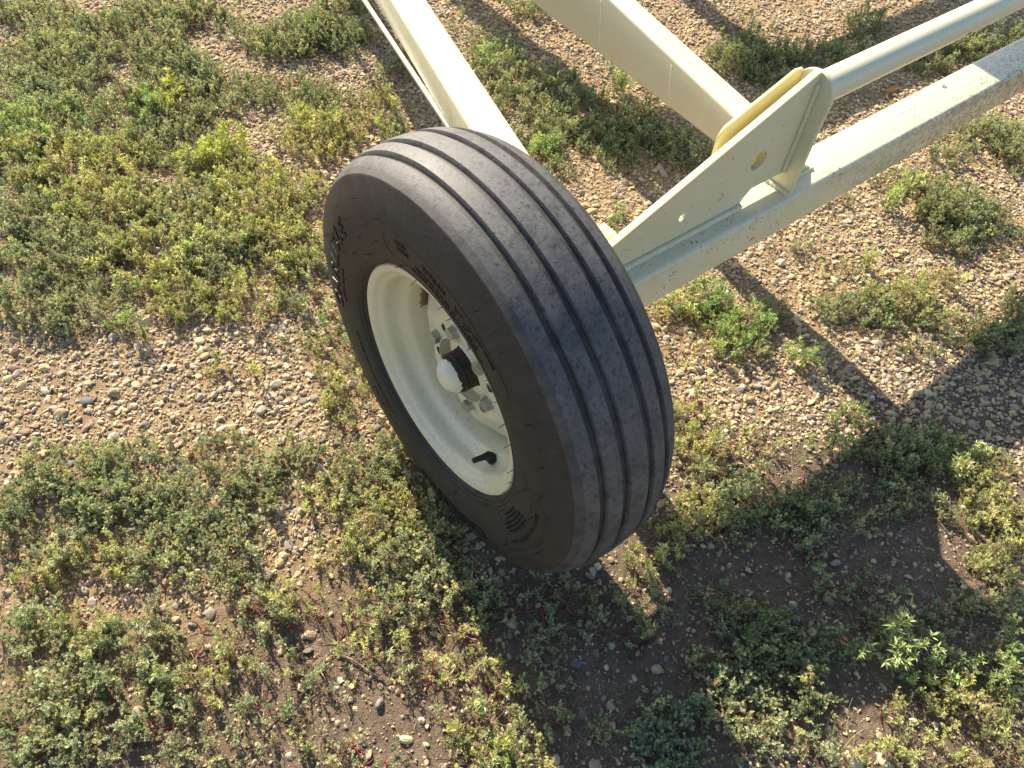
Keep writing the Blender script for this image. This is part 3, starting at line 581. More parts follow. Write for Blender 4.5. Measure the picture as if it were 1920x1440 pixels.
PT = """
-0.155 2.325 0.102 -0.060 -0.027 -0.088 0.8 g
-0.194 1.997 0.149 -0.091 -0.050 -0.152 0.7 g
0.037 2.028 0.172 -0.103 -0.049 -0.129 0.9 g
0.237 2.072 0.136 -0.081 -0.036 -0.084 0.9 g
-0.337 1.842 0.076 -0.047 -0.043 -0.139 0.9 g
-0.165 1.751 0.131 -0.081 -0.035 -0.097 0.6 g
0.092 1.731 0.110 -0.068 -0.048 -0.114 0.8 d
0.080 1.565 0.133 -0.083 -0.041 -0.092 0.6 g
0.583 1.700 0.122 -0.073 -0.059 -0.107 1 d
0.431 1.712 0.088 -0.053 -0.038 -0.075 0.8 g
0.366 1.851 0.059 -0.036 -0.030 -0.063 0.4 g
0.735 1.821 0.064 -0.038 -0.034 -0.059 0.7 d
-0.333 1.664 0.111 -0.070 -0.033 -0.102 0.8 g
-0.414 1.639 0.072 -0.046 -0.045 -0.150 0.9 b
-0.128 1.597 0.115 -0.072 -0.035 -0.091 0.7 b
-0.040 1.401 0.118 -0.076 -0.046 -0.108 1 g
0.310 1.209 0.092 -0.058 -0.065 -0.116 0.9 y
0.343 1.452 0.125 -0.077 -0.042 -0.079 0.6 d
0.211 1.604 0.082 -0.051 -0.025 -0.055 0.4 g
0.418 1.337 0.082 -0.051 -0.036 -0.063 0.5 d
-0.381 1.473 0.152 -0.098 -0.037 -0.116 0.8 y
-0.207 1.389 0.096 -0.062 -0.035 -0.093 0.7 y
0.003 1.197 0.109 -0.071 -0.041 -0.087 0.7 y
-0.482 1.325 0.099 -0.065 -0.039 -0.127 0.8 g
-0.308 1.236 0.124 -0.082 -0.038 -0.105 0.8 y
-0.165 1.091 0.114 -0.075 -0.043 -0.099 0.7 g
-0.017 0.993 0.127 -0.084 -0.057 -0.117 0.9 y
0.141 1.024 0.060 -0.039 -0.044 -0.082 0.5 y
-0.459 1.115 0.127 -0.085 -0.032 -0.096 0.8 g
-0.306 0.990 0.107 -0.071 -0.037 -0.092 0.8 y
-0.166 0.896 0.109 -0.073 -0.041 -0.089 0.8 g
-0.026 0.826 0.088 -0.059 -0.055 -0.107 0.9 y
-0.023 0.663 0.064 -0.043 -0.049 -0.089 0.9 g
-0.573 0.993 0.080 -0.054 -0.027 -0.087 0.8 g
-0.459 0.894 0.090 -0.061 -0.024 -0.067 0.7 g
-0.311 0.815 0.082 -0.055 -0.028 -0.067 0.7 y
-0.177 0.724 0.084 -0.056 -0.035 -0.073 0.7 y
-0.430 0.772 0.039 -0.027 -0.018 -0.047 0.8 b
-0.557 0.859 0.038 -0.027 -0.010 -0.033 0.4 g
-0.055 0.515 0.041 -0.028 -0.029 -0.051 0.8 b
-0.086 0.399 0.044 -0.031 -0.047 -0.081 0.7 y
-0.120 0.295 0.038 -0.026 -0.034 -0.056 0.8 y
-0.316 0.540 0.028 -0.020 -0.008 -0.017 0.3 y
-0.242 0.507 0.020 -0.014 -0.007 -0.014 0.3 y
-0.120 0.142 0.036 -0.026 -0.028 -0.045 0.6 g
-0.127 0.524 0.040 -0.028 -0.015 -0.029 0.3 g
-0.671 0.485 0.076 -0.054 -0.017 -0.050 0.8 g
-0.551 0.431 0.069 -0.049 -0.017 -0.043 0.9 g
-0.433 0.363 0.079 -0.056 -0.019 -0.042 0.9 g
-0.321 0.300 0.081 -0.057 -0.022 -0.042 0.8 g
-0.283 0.210 0.044 -0.032 -0.024 -0.045 0.8 g
-0.724 0.419 0.089 -0.064 -0.019 -0.058 1 d
-0.605 0.348 0.091 -0.065 -0.022 -0.057 1 g
-0.483 0.276 0.076 -0.055 -0.025 -0.057 0.9 g
-0.393 0.226 0.051 -0.037 -0.019 -0.039 0.8 d
-0.776 0.346 0.070 -0.051 -0.016 -0.049 0.9 g
-0.682 0.251 0.062 -0.045 -0.013 -0.036 0.6 y
-0.562 0.218 0.056 -0.041 -0.016 -0.037 0.8 g
-0.473 0.154 0.049 -0.036 -0.021 -0.047 0.8 g
-0.600 0.178 0.047 -0.035 -0.013 -0.030 0.7 g
-0.797 0.282 0.045 -0.033 -0.010 -0.031 0.5 y
-0.503 0.068 0.055 -0.040 -0.016 -0.033 0.6 g
-0.170 0.210 0.045 -0.032 -0.021 -0.035 0.5 g
-0.192 0.129 0.062 -0.044 -0.029 -0.049 0.8 g
-0.270 0.123 0.043 -0.031 -0.018 -0.032 0.6 y
-0.155 0.026 0.052 -0.037 -0.029 -0.046 0.8 y
-0.232 0.023 0.051 -0.036 -0.025 -0.040 0.8 y
-0.151 -0.064 0.043 -0.030 -0.029 -0.043 0.8 g
-0.249 -0.063 0.049 -0.036 -0.024 -0.038 0.9 g
-0.323 -0.010 0.041 -0.030 -0.017 -0.028 0.6 y
-0.191 -0.159 0.049 -0.036 -0.027 -0.040 0.9 g
-0.428 -0.038 0.046 -0.034 -0.020 -0.036 0.8 y
-0.375 -0.101 0.054 -0.039 -0.023 -0.040 0.8 y
-0.292 -0.150 0.055 -0.040 -0.021 -0.034 0.9 g
-0.484 -0.022 0.039 -0.028 -0.016 -0.032 0.7 g
-0.375 -0.175 0.045 -0.034 -0.015 -0.025 0.8 y
-0.319 -0.228 0.045 -0.034 -0.016 -0.024 0.7 y
-0.216 -0.230 0.040 -0.029 -0.017 -0.025 0.5 y
-0.825 0.192 0.051 -0.038 -0.012 -0.039 0.9 g
-0.759 0.143 0.052 -0.038 -0.012 -0.033 0.8 y
-0.692 0.071 0.067 -0.049 -0.016 -0.041 1 g
-0.607 -0.004 0.059 -0.043 -0.016 -0.035 0.7 y
-0.820 0.096 0.078 -0.058 -0.013 -0.040 1 g
-0.727 0.005 0.065 -0.047 -0.015 -0.038 0.9 g
-0.645 -0.067 0.050 -0.037 -0.013 -0.029 0.7 y
-0.870 0.047 0.055 -0.041 -0.012 -0.038 0.9 g
-0.794 -0.031 0.061 -0.046 -0.014 -0.037 0.9 g
-0.708 -0.084 0.041 -0.031 -0.010 -0.024 0.5 g
-0.863 -0.035 0.074 -0.055 -0.008 -0.024 0.9 g
-0.590 -0.074 0.044 -0.033 -0.012 -0.026 0.6 y
-0.494 -0.122 0.052 -0.038 -0.016 -0.029 0.7 g
-0.471 -0.195 0.044 -0.033 -0.013 -0.023 0.5 g
-0.560 -0.173 0.043 -0.032 -0.010 -0.020 0.5 g
-0.656 -0.175 0.048 -0.036 -0.013 -0.027 0.6 g
-0.541 -0.250 0.035 -0.026 -0.010 -0.019 0.35 y
-0.710 -0.154 0.034 -0.025 -0.006 -0.015 0.5 g
-0.467 -0.346 0.035 -0.026 -0.006 -0.010 0.5 g
-0.279 -0.304 0.030 -0.022 -0.010 -0.016 0.5 y
-0.223 -0.322 0.039 -0.028 -0.017 -0.023 0.6 y
-0.214 -0.374 0.022 -0.017 -0.013 -0.018 0.6 y
-0.310 -0.380 0.029 -0.022 -0.010 -0.014 0.6 y
-0.259 -0.418 0.036 -0.027 -0.016 -0.021 0.8 y
-0.311 -0.443 0.042 -0.032 -0.015 -0.020 0.8 y
-0.252 -0.497 0.042 -0.032 -0.013 -0.016 0.8 y
-0.179 -0.478 0.023 -0.016 -0.013 -0.016 0.6 y
-0.478 -0.297 0.021 -0.016 -0.007 -0.011 0.4 g
-0.130 -0.230 0.041 -0.029 -0.022 -0.029 0.7 g
-0.107 -0.298 0.048 -0.035 -0.022 -0.028 0.7 g
-0.023 -0.321 0.049 -0.036 -0.024 -0.028 0.8 d
-0.106 -0.360 0.024 -0.017 -0.031 -0.038 0.7 g
-0.133 -0.423 0.023 -0.017 -0.017 -0.021 0.7 g
0.036 -0.377 0.049 -0.036 -0.021 -0.024 0.6 d
-0.017 -0.376 0.032 -0.024 -0.017 -0.019 0.5 g
0.102 -0.425 0.050 -0.036 -0.033 -0.035 0.8 g
0.154 -0.356 0.035 -0.025 -0.023 -0.024 0.7 y
0.035 -0.452 0.032 -0.024 -0.014 -0.015 0.4 g
-0.124 -0.541 0.022 -0.016 -0.012 -0.013 0.6 g
-0.057 -0.591 0.030 -0.023 -0.018 -0.019 0.7 g
-0.072 -0.632 0.036 -0.027 -0.014 -0.015 0.8 g
-0.030 -0.653 0.029 -0.022 -0.018 -0.018 0.7 g
0.238 -0.345 0.044 -0.032 -0.030 -0.030 0.6 y
0.318 -0.343 0.054 -0.040 -0.036 -0.035 0.6 y
0.402 -0.310 0.047 -0.033 -0.039 -0.036 0.6 g
0.433 -0.233 0.058 -0.041 -0.035 -0.035 0.7 y
0.511 -0.272 0.049 -0.035 -0.032 -0.029 0.7 y
0.486 -0.148 0.040 -0.028 -0.027 -0.026 0.5 y
0.570 -0.313 0.024 -0.018 -0.021 -0.019 0.3 g
0.345 -0.393 0.055 -0.039 -0.027 -0.025 0.6 g
0.428 -0.392 0.055 -0.040 -0.034 -0.030 0.7 d
0.474 -0.455 0.056 -0.040 -0.035 -0.028 0.8 d
0.526 -0.382 0.048 -0.034 -0.026 -0.022 0.6 g
0.580 -0.469 0.057 -0.041 -0.037 -0.029 0.6 g
0.791 -0.380 0.031 -0.022 -0.025 -0.019 0.6 b
0.678 -0.407 0.040 -0.028 -0.023 -0.018 0.5 b
0.758 -0.463 0.050 -0.036 -0.036 -0.026 0.8 d
0.782 -0.531 0.059 -0.042 -0.041 -0.029 0.8 g
0.851 -0.512 0.051 -0.036 -0.038 -0.026 0.7 g
0.691 -0.580 0.057 -0.040 -0.039 -0.027 0.6 g
0.564 -0.551 0.046 -0.033 -0.025 -0.019 0.4 g
0.874 -0.580 0.050 -0.036 -0.038 -0.024 0.8 b
0.919 -0.646 0.050 -0.036 -0.038 -0.023 0.7 y
0.824 -0.691 0.057 -0.041 -0.047 -0.029 0.8 y
0.822 -0.767 0.037 -0.027 -0.057 -0.034 0.8 y
0.719 -0.779 0.036 -0.027 -0.032 -0.019 0.7 y
0.745 -0.650 0.029 -0.021 -0.023 -0.015 0.4 g
0.202 -0.498 0.042 -0.030 -0.023 -0.022 0.6 g
0.237 -0.575 0.058 -0.042 -0.028 -0.024 0.8 d
0.127 -0.568 0.048 -0.035 -0.025 -0.023 0.8 g
0.207 -0.640 0.056 -0.042 -0.030 -0.026 0.9 d
0.109 -0.637 0.039 -0.029 -0.025 -0.022 0.8 g
0.051 -0.627 0.038 -0.029 -0.017 -0.016 0.7 g
0.180 -0.701 0.046 -0.034 -0.022 -0.018 0.8 d
0.078 -0.702 0.045 -0.033 -0.026 -0.023 0.7 g
0.204 -0.741 0.031 -0.023 -0.018 -0.015 0.4 y
0.311 -0.643 0.041 -0.031 -0.021 -0.017 0.5 g
0.414 -0.626 0.035 -0.025 -0.018 -0.014 0.5 g
0.312 -0.692 0.049 -0.036 -0.020 -0.015 0.6 d
0.493 -0.657 0.053 -0.038 -0.024 -0.018 0.5 g
0.412 -0.691 0.042 -0.031 -0.017 -0.013 0.4 g
0.453 -0.759 0.042 -0.031 -0.022 -0.015 0.5 g
0.557 -0.784 0.043 -0.031 -0.028 -0.019 0.6 g
0.434 -0.819 0.049 -0.036 -0.026 -0.017 0.8 b
0.526 -0.851 0.041 -0.031 -0.023 -0.015 0.5 g
0.649 -0.798 0.044 -0.032 -0.031 -0.018 0.8 g
0.654 -0.842 0.035 -0.026 -0.030 -0.018 0.6 g
0.532 -0.903 0.025 -0.018 -0.027 -0.016 0.8 b
0.416 -0.876 0.040 -0.030 -0.021 -0.014 0.7 y
0.336 -0.840 0.040 -0.029 -0.015 -0.011 0.5 y
0.463 -0.934 0.040 -0.029 -0.034 -0.020 0.7 y
0.230 -0.848 0.046 -0.034 -0.018 -0.013 0.7 y
0.155 -0.792 0.038 -0.028 -0.017 -0.014 0.7 g
0.314 -0.910 0.045 -0.034 -0.019 -0.013 0.7 y
0.398 -0.973 0.046 -0.035 -0.023 -0.014 0.7 y
0.666 0.085 0.056 -0.038 -0.045 -0.045 0.7 y
0.761 0.064 0.069 -0.046 -0.041 -0.039 0.8 b
0.788 -0.020 0.068 -0.046 -0.048 -0.043 0.9 b
0.635 -0.020 0.065 -0.044 -0.037 -0.036 0.7 y
0.733 -0.088 0.049 -0.034 -0.037 -0.033 0.9 b
0.882 -0.062 0.035 -0.023 -0.036 -0.031 0.7 d
1.051 -0.133 0.053 -0.036 -0.039 -0.031 0.9 g
1.134 -0.189 0.059 -0.041 -0.057 -0.042 0.9 g
1.222 -0.226 0.060 -0.041 -0.051 -0.035 0.8 y
1.082 -0.243 0.058 -0.039 -0.032 -0.022 0.5 g
1.348 -0.241 0.062 -0.042 -0.036 -0.024 0.5 y
1.227 -0.320 0.059 -0.040 -0.041 -0.027 0.6 g
1.264 -0.390 0.058 -0.040 -0.050 -0.031 0.7 g
1.289 -0.450 0.046 -0.032 -0.050 -0.030 0.8 d
1.411 -0.424 0.030 -0.020 -0.072 -0.042 0.9 d
1.086 -0.352 0.045 -0.031 -0.023 -0.015 0.4 g
1.130 0.092 0.050 -0.034 -0.031 -0.026 0.5 g
1.190 -0.061 0.050 -0.034 -0.021 -0.016 0.4 y
1.624 -0.059 0.083 -0.054 -0.065 -0.043 0.9 d
1.677 -0.150 0.082 -0.054 -0.076 -0.048 1 d
1.539 -0.167 0.079 -0.052 -0.050 -0.033 0.7 g
1.658 -0.247 0.053 -0.035 -0.064 -0.037 0.8 d
1.622 0.089 0.071 -0.046 -0.044 -0.032 0.7 d
1.685 0.018 0.057 -0.037 -0.045 -0.030 0.7 d
1.392 0.150 0.054 -0.035 -0.030 -0.023 0.5 g
2.083 0.082 0.094 -0.059 -0.083 -0.051 0.8 g
2.094 -0.026 0.062 -0.040 -0.108 -0.064 0.7 g
1.901 0.065 0.075 -0.048 -0.050 -0.033 0.5 g
2.337 0.737 0.065 -0.038 -0.075 -0.056 0.8 g
2.003 0.699 0.102 -0.062 -0.059 -0.047 0.8 g
2.154 0.649 0.062 -0.037 -0.038 -0.028 0.5 g
1.739 0.818 0.100 -0.061 -0.094 -0.085 0.8 d
1.784 0.711 0.083 -0.050 -0.081 -0.069 0.8 d
1.938 0.577 0.066 -0.040 -0.043 -0.033 0.6 d
2.511 0.433 0.091 -0.055 -0.069 -0.044 0.8 d
2.304 0.433 0.070 -0.042 -0.048 -0.032 0.6 d
2.712 0.400 0.094 -0.056 -0.075 -0.045 0.7 g
1.926 0.960 0.088 -0.052 -0.036 -0.031 0.4 d
2.220 0.248 0.067 -0.041 -0.045 -0.029 0.3 g
1.061 1.372 0.079 -0.048 -0.038 -0.051 0.9 d
1.050 1.483 0.048 -0.029 -0.026 -0.035 0.5 d
1.334 1.446 0.076 -0.045 -0.039 -0.049 0.8 d
0.744 1.387 0.038 -0.023 -0.045 -0.068 0.7 d
0.958 1.294 0.045 -0.028 -0.049 -0.068 0.8 b
0.991 1.160 0.075 -0.046 -0.059 -0.076 0.8 g
1.071 1.036 0.074 -0.046 -0.050 -0.061 0.7 g
0.954 1.002 0.072 -0.045 -0.065 -0.081 0.8 g
0.871 1.089 0.036 -0.022 -0.072 -0.096 0.6 g
1.066 0.897 0.073 -0.045 -0.058 -0.068 0.8 d
0.920 0.853 0.056 -0.036 -0.044 -0.053 0.8 d
1.015 0.761 0.063 -0.040 -0.055 -0.062 0.9 d
1.158 0.770 0.073 -0.046 -0.050 -0.054 0.8 g
1.142 0.680 0.072 -0.045 -0.049 -0.051 0.9 g
1.188 0.586 0.070 -0.045 -0.058 -0.059 0.9 g
1.186 0.493 0.062 -0.041 -0.039 -0.037 0.8 g
0.998 0.645 0.055 -0.035 -0.044 -0.048 0.6 d
0.808 0.767 0.054 -0.035 -0.033 -0.041 0.8 b
0.776 0.881 0.041 -0.026 -0.033 -0.043 0.7 g
0.799 0.682 0.033 -0.021 -0.016 -0.019 0.4 g
0.785 0.412 0.019 -0.012 -0.045 -0.049 0.5 b
1.243 0.786 0.044 -0.028 -0.037 -0.039 0.5 g
0.480 1.069 0.040 -0.025 -0.057 -0.090 0.6 g
0.513 1.243 0.055 -0.034 -0.045 -0.074 0.5 y
0.621 1.387 0.037 -0.022 -0.025 -0.040 0.4 g
"""
# ================================================================== GROUND
def hash2(ix, iy, s):
    n = (ix*374761393 + iy*668265263 + s*1442695041) & 0xffffffff
    n = ((n ^ (n >> 13))*1274126177) & 0xffffffff
    return ((n ^ (n >> 16)) & 0xffff)/65535.0
def vnoise(x, y, s=0):
    x = np.asarray(x, float); y = np.asarray(y, float)
    ix, iy = np.floor(x).astype(np.int64), np.floor(y).astype(np.int64); fx, fy = x-ix, y-iy
    fx, fy = fx*fx*(3-2*fx), fy*fy*(3-2*fy)
    a, b, c, d = hash2(ix, iy, s), hash2(ix+1, iy, s), hash2(ix, iy+1, s), hash2(ix+1, iy+1, s)
    return (a*(1-fx)+b*fx)*(1-fy)+(c*(1-fx)+d*fx)*fy
def fbm(x, y, s=0, o=4):
    r = 0; a = .5
    for k in range(o): r = r+a*vnoise(x*2**k+k*17.3, y*2**k-k*9.1, s+k); a *= .5
    return r/(1-.5**o)
def gh(x, y):                                    # ground height
    x = np.asarray(x, float); y = np.asarray(y, float)
    h = .022*(fbm(x*2.2, y*2.2, 1)-.5)+.011*(fbm(x*11, y*11, 5, 3)-.5)
    near = np.exp(-((x/.22)**2+(y/.25)**2)*1.2)
    far = np.clip((np.hypot(x-1, y-1)-4)/8, 0, 1)
    return h*(1-near)*(1-far*.3) + .004*near
X = np.r_[-400, -150, -60, -25, -10, -5, -3, -2, np.arange(-1.4, 3.9, .0125), 4.2, 4.6, 5.2, 6, 8, 12, 25, 60, 150, 400]
Y = np.r_[-400, -150, -60, -25, -10, -5, -3, -2, np.arange(-1.6, 3.3, .0125), 3.6, 4, 4.6, 5.4, 7, 12, 25, 60, 150, 400]
gx, gy = np.meshgrid(X, Y); nx, ny = len(X), len(Y)
V = np.c_[gx.ravel(), gy.ravel(), gh(gx.ravel(), gy.ravel()) + .0035*(fbm(gx.ravel()*45, gy.ravel()*45, 9, 2)-.5)]
i = np.arange(nx*ny).reshape(ny, nx); a, b, c, d = i[:-1, :-1].ravel(), i[:-1, 1:].ravel(), i[1:, 1:].ravel(), i[1:, :-1].ravel()
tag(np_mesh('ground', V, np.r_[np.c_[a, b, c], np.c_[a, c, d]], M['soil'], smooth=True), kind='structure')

rng = np.random.default_rng(11)
# ---- patches of weeds, as centre + two half axes on the ground: cx cy ux uy vx vy density kind
PATCH = np.array([[float(t) for t in l.split()[:7]] for l in PT.strip().split('\n')]); KIND = [l.split()[7] for l in PT.strip().split('\n')]
def cover(x, y):
    """how much weed stands at a point, 0..1"""
    r = np.zeros(len(x))
    for p in PATCH:
        det = p[2]*p[5]-p[3]*p[4]; dx, dy = x-p[0], y-p[1]
        u = (dx*p[5]-dy*p[4])/det; v = (dy*p[2]-dx*p[3])/det
        r = np.maximum(r, np.clip(1.25-np.hypot(u, v), 0, 1)*p[6]*1.3)
    return np.clip(r, 0, 1)
# gravel thins out into bare soil nearer than this line
GX = [-1.4, -.86, -.63, -.37, -.11, .27, .59, .77, .92, 1.6]; GY = [.45, .284, .117, -.008, -.17, -.30, -.33, -.48, -.70, -1.1]
def gravel(x, y):
    return np.clip(.5+(y-np.interp(x, GX, GY)+.10*(fbm(x*6, y*6, 30)-.5))/.09, 0, 1)
# ---- stones
def ico(sub):
    bm = bmesh.new(); bmesh.ops.create_icosphere(bm, subdivisions=sub, radius=1)
    V = np.array([v.co[:] for v in bm.verts]); F = np.array([[v.index for v in f.verts] for f in bm.faces]); bm.free(); return V, F
I1, I2, I3 = ico(1), ico(2), ico(3)
def stone_template(V, F, k):
    r = np.random.default_rng(k); V = V.copy()
    s = np.array([1, r.uniform(.55, .95), r.uniform(.34, .62)])
    for _ in range(r.integers(5, 11)):           # cut facets
        n = r.normal(size=3); n /= np.linalg.norm(n); d = r.uniform(.50, .86)
        t = V@n; V -= np.clip(t-d, 0, None)[:, None]*n*r.uniform(.7, 1)
    V *= 1+.06*r.normal(size=(len(V), 1))*(len(V) > 20)*.5
    return V*s, F
def scatter(templates, pos, scale, cols, tilt=.35, sink=.25):
    n = len(pos); tid = rng.integers(0, len(templates), n); Vs, Fs, Cs = [], [], []; off = 0
    yaw = rng.uniform(0, 2*np.pi, n); tx = rng.normal(0, tilt, n); ty = rng.normal(0, tilt, n)
    for k, (TV, TF) in enumerate(templates):
        m = np.where(tid == k)[0]
        if not len(m): continue
        ca, sa = np.cos(yaw[m]), np.sin(yaw[m]); ct, st = np.cos(tx[m]), np.sin(tx[m]); cu, su = np.cos(ty[m]), np.sin(ty[m])
        P = TV[None]*scale[m][:, None, None]
        x, y, z = P[..., 0], P[..., 1], P[..., 2]
        y, z = y*ct[:, None]-z*st[:, None], y*st[:, None]+z*ct[:, None]
        x, z = x*cu[:, None]+z*su[:, None], -x*su[:, None]+z*cu[:, None]
        x, y = x*ca[:, None]-y*sa[:, None], x*sa[:, None]+y*ca[:, None]
        P = np.stack([x, y, z], -1)+pos[m][:, None, :]
        P[..., 2] += scale[m][:, None]*(.5-sink)
        Vs.append(P.reshape(-1, 3)); nv = len(TV)
        Fs.append((TF[None]+(np.arange(len(m))*nv)[:, None, None]+off).reshape(-1, 3)); off += nv*len(m)
        cc = cols[m][:, None, :]*(1+.10*rng.normal(size=(len(m), nv, 1))*.5); Cs.append(np.clip(cc, .01, 1).reshape(-1, 3))
    return np.concatenate(Vs), np.concatenate(Fs), np.concatenate(Cs)
PAL = np.array([(.58, .45, .25), (.52, .41, .24), (.45, .36, .23), (.62, .50, .29), (.42, .36, .26), (.32, .27, .22), (.17, .15, .14), (.36, .24, .17), (.50, .36, .22), (.26, .21, .18), (.62, .54, .40), (.44, .35, .28)])
PW = np.array([.19, .17, .14, .15, .09, .06, .02, .05, .10, .03, .05, .06]); PW /= PW.sum()
def inview(x, y, m=.12):                         # ground the photograph (and a step aside) can see
    q = [(-.94, 0.), (.43, -1.03), (3.13, .52), (-.22, 2.48)]; r = np.ones(len(x), bool)
    for (ax, ay), (bx_, by_) in zip(q, q[1:]+q[:1]):
        ex, ey = bx_-ax, by_-ay; L = math.hypot(ex, ey); r &= ((x-ax)*-ey+(y-ay)*ex)/L > -m
    return r
def pts(n, m=.25):
    x = rng.uniform(-1.4, 3.6, n); y = rng.uniform(-1.4, 2.9, n); k = inview(x, y, m); return x[k], y[k]
def stones(n, smin, smed, smax, sig, tpl, tilt, sink, soil=.12, d0=0, d1=99):
    x, y = pts(n); dd = np.hypot(x-CAM.x, y-CAM.y); k = (dd >= d0) & (dd < d1); x, y = x[k], y[k]; g = gravel(x, y); cv = cover(x, y)
    pat = np.clip(.15+1.7*fbm(x*3.1, y*3.1, 50), 0, 1)
    keep = rng.random(len(x)) < (soil+(1-soil)*g*pat)*(1-.5*cv)
    x, y = x[keep], y[keep]
    s = np.clip(smed*np.exp(rng.normal(0, sig, len(x))), smin, smax)
    c = PAL[rng.choice(len(PAL), len(x), p=PW)]*rng.uniform(.75, 1.15, (len(x), 1))
    return scatter(tpl, np.c_[x, y, gh(x, y)], s, c, tilt, sink)
T2 = [stone_template(*I2, k) for k in range(24)]; T1 = [stone_template(*I1, 40+k) for k in range(16)]
big = stones(125000, .0042, .0064, .0150, .34, T2, .40, .30, .13, 0, 2.0)
bfar = stones(190000, .0045, .0065, .0130, .30, T1, .40, .25, .10, 2.0)
mid = stones(300000, .0022, .0038, .0060, .28, T1, .6, .2, .22, 0, 2.6)
sml = stones(230000, .0009, .0017, .0028, .3, T1[:8], .7, .2, .55, 0, 1.9)
x = rng.uniform(-4, 6.5, 60000); y = rng.uniform(-3.5, 6.5, 60000); k = ~inview(x, y, .25); x, y = x[k], y[k]; n = len(x)
out_ = scatter(T1, np.c_[x, y, gh(x, y)], rng.uniform(.005, .012, n), PAL[rng.choice(len(PAL), n, p=PW)]*rng.uniform(.75, 1.1, (n, 1)))
off = 0; VV, FF, CC = [], [], []
for v, f_, c in (big, bfar, mid, sml, out_): VV.append(v); FF.append(f_+off); CC.append(c); off += len(v)
tag(np_mesh('gravel', np.concatenate(VV), np.concatenate(FF), M['stone'], np.concatenate(CC), smooth=False), kind='stuff')
tag(bpy.data.objects['gravel'], "loose tan and grey river gravel pressed into sandy soil", None)

# ---- weeds
def leaf_tris(base, d, n, L, wd, fold=.25):
    """a folded lance-shaped leaf: 4 triangles"""
    s_ = np.cross(d, n); s_ /= np.linalg.norm(s_)+1e-9
    m = base+d*L*.45; t = base+d*L+n*L*rng.uniform(-.25, .12)
    return [base, m+s_*wd/2+n*wd*fold, m-s_*wd/2+n*wd*fold, t], [(0, 1, 3), (0, 3, 2)]
def norm(v): return v/(np.linalg.norm(v)+1e-9)
def sprig(kind, seed):
    """one branching shoot about 1 unit long, growing along +X and lifting upward; returns V,F,part(0 leaf,1 stem),shade"""
    r = np.random.default_rng(seed); V, F, Q = [], [], []
    def add(vs, fs, q):
        o = len(V); V.extend(vs); F.extend([(a+o, b+o, c+o) for a, b, c in fs]); Q.extend([q]*len(vs))
    def branch(p, d, L, depth, rad):
        n = max(4, int(L/.085)); seg = L/n; prev = None
        for i in range(n):
            t = i/n
            d = norm(d+r.normal(0, .13, 3)+np.array([0, 0, .10 if depth == 0 else .05]))
            q = p+d*seg
            s_ = norm(np.cross(d, [0, 0, 1.])); u = np.cross(s_, d); rr = rad*(1-t*.75)
            ring = [q+rr*(math.cos(a)*s_+math.sin(a)*u) for a in (0, 2.1, 4.2)]
            if prev is None: prev = [p+rad*(math.cos(a)*s_+math.sin(a)*u) for a in (0, 2.1, 4.2)]
            add(prev+ring, [(0, 1, 4), (0, 4, 3), (1, 2, 5), (1, 5, 4), (2, 0, 3), (2, 3, 5)], (1, depth*.5+t*.5))
            prev = ring
            # leaves
            dens = kind['leaves']*(1.0 if depth else (.35+.9*t))
            for k in range(int(dens+r.random())):
                a = r.uniform(0, 2*np.pi); side_ = math.cos(a)*s_+math.sin(a)*u
                ld = norm(d*r.uniform(.35, .9)+side_)
                Ls = kind['L']*r.uniform(.6, 1.25)*(1-.35*t); nn = norm(np.cross(np.cross(ld, [0, 0, 1.]), ld)+r.normal(0, .35, 3))
                vs, fs = leaf_tris(p+d*seg*r.random(), ld, nn, Ls, Ls*kind['w'])
                add(vs, fs, (0, t))
            if depth < kind['depth'] and i > 0 and r.random() < kind['br']:
                a = r.uniform(0, 2*np.pi); side_ = math.cos(a)*s_+math.sin(a)*u
                bd = norm(d*.8+side_*.9+np.array([0, 0, .35]))
                branch(q, bd, L*r.uniform(.28, .5)*(1-.3*t), depth+1, rad*.6)
            p = q
        # tuft at the tip
        for k in range(kind['tip']):
            ld = norm(d+r.normal(0, .55, 3)); vs, fs = leaf_tris(p, ld, norm(np.cross(np.cross(ld, [0, 0, 1.]), ld)+r.normal(0, .3, 3)), kind['L']*r.uniform(.45, .9), kind['L']*kind['w']*.8)
            add(vs, fs, (0, 1.))
    branch(np.zeros(3), norm(np.array([1, 0, kind['rise']])), 1.0, 0, kind['rad'])
    return np.array(V, np.float32), np.array(F, np.int32), np.array(Q, np.float32)
KD = dict(mat=dict(leaves=4.0, L=.130, w=.42, depth=1, br=.60, tip=9, rise=.45, rad=.011),
          spike=dict(leaves=6.0, L=.120, w=.36, depth=1, br=.28, tip=7, rise=.8, rad=.014),
          lance=dict(leaves=1.9, L=.26, w=.22, depth=1, br=.30, tip=5, rise=.9, rad=.015))
TPL = {k: [sprig(v, 100+i*7+j) for j in range(9)] for i, (k, v) in enumerate(KD.items())}
LEAF = dict(g=[(.42, .46, .27), (.31, .37, .20), (.50, .53, .35), (.53, .52, .26), (.24, .31, .17)],
            y=[(.56, .57, .19), (.43, .50, .17), (.60, .56, .25), (.36, .40, .18), (.50, .42, .22)],
            b=[(.25, .40, .12), (.33, .46, .13), (.20, .32, .14), (.42, .48, .18)],
            d=[(.23, .30, .16), (.28, .34, .17), (.34, .39, .23), (.42, .43, .22)])  # dark weeds; shade of shadowed patches is put into this colour too
STEM = np.array([(.30, .045, .055), (.26, .20, .10), (.38, .30, .17), (.22, .07, .05)])
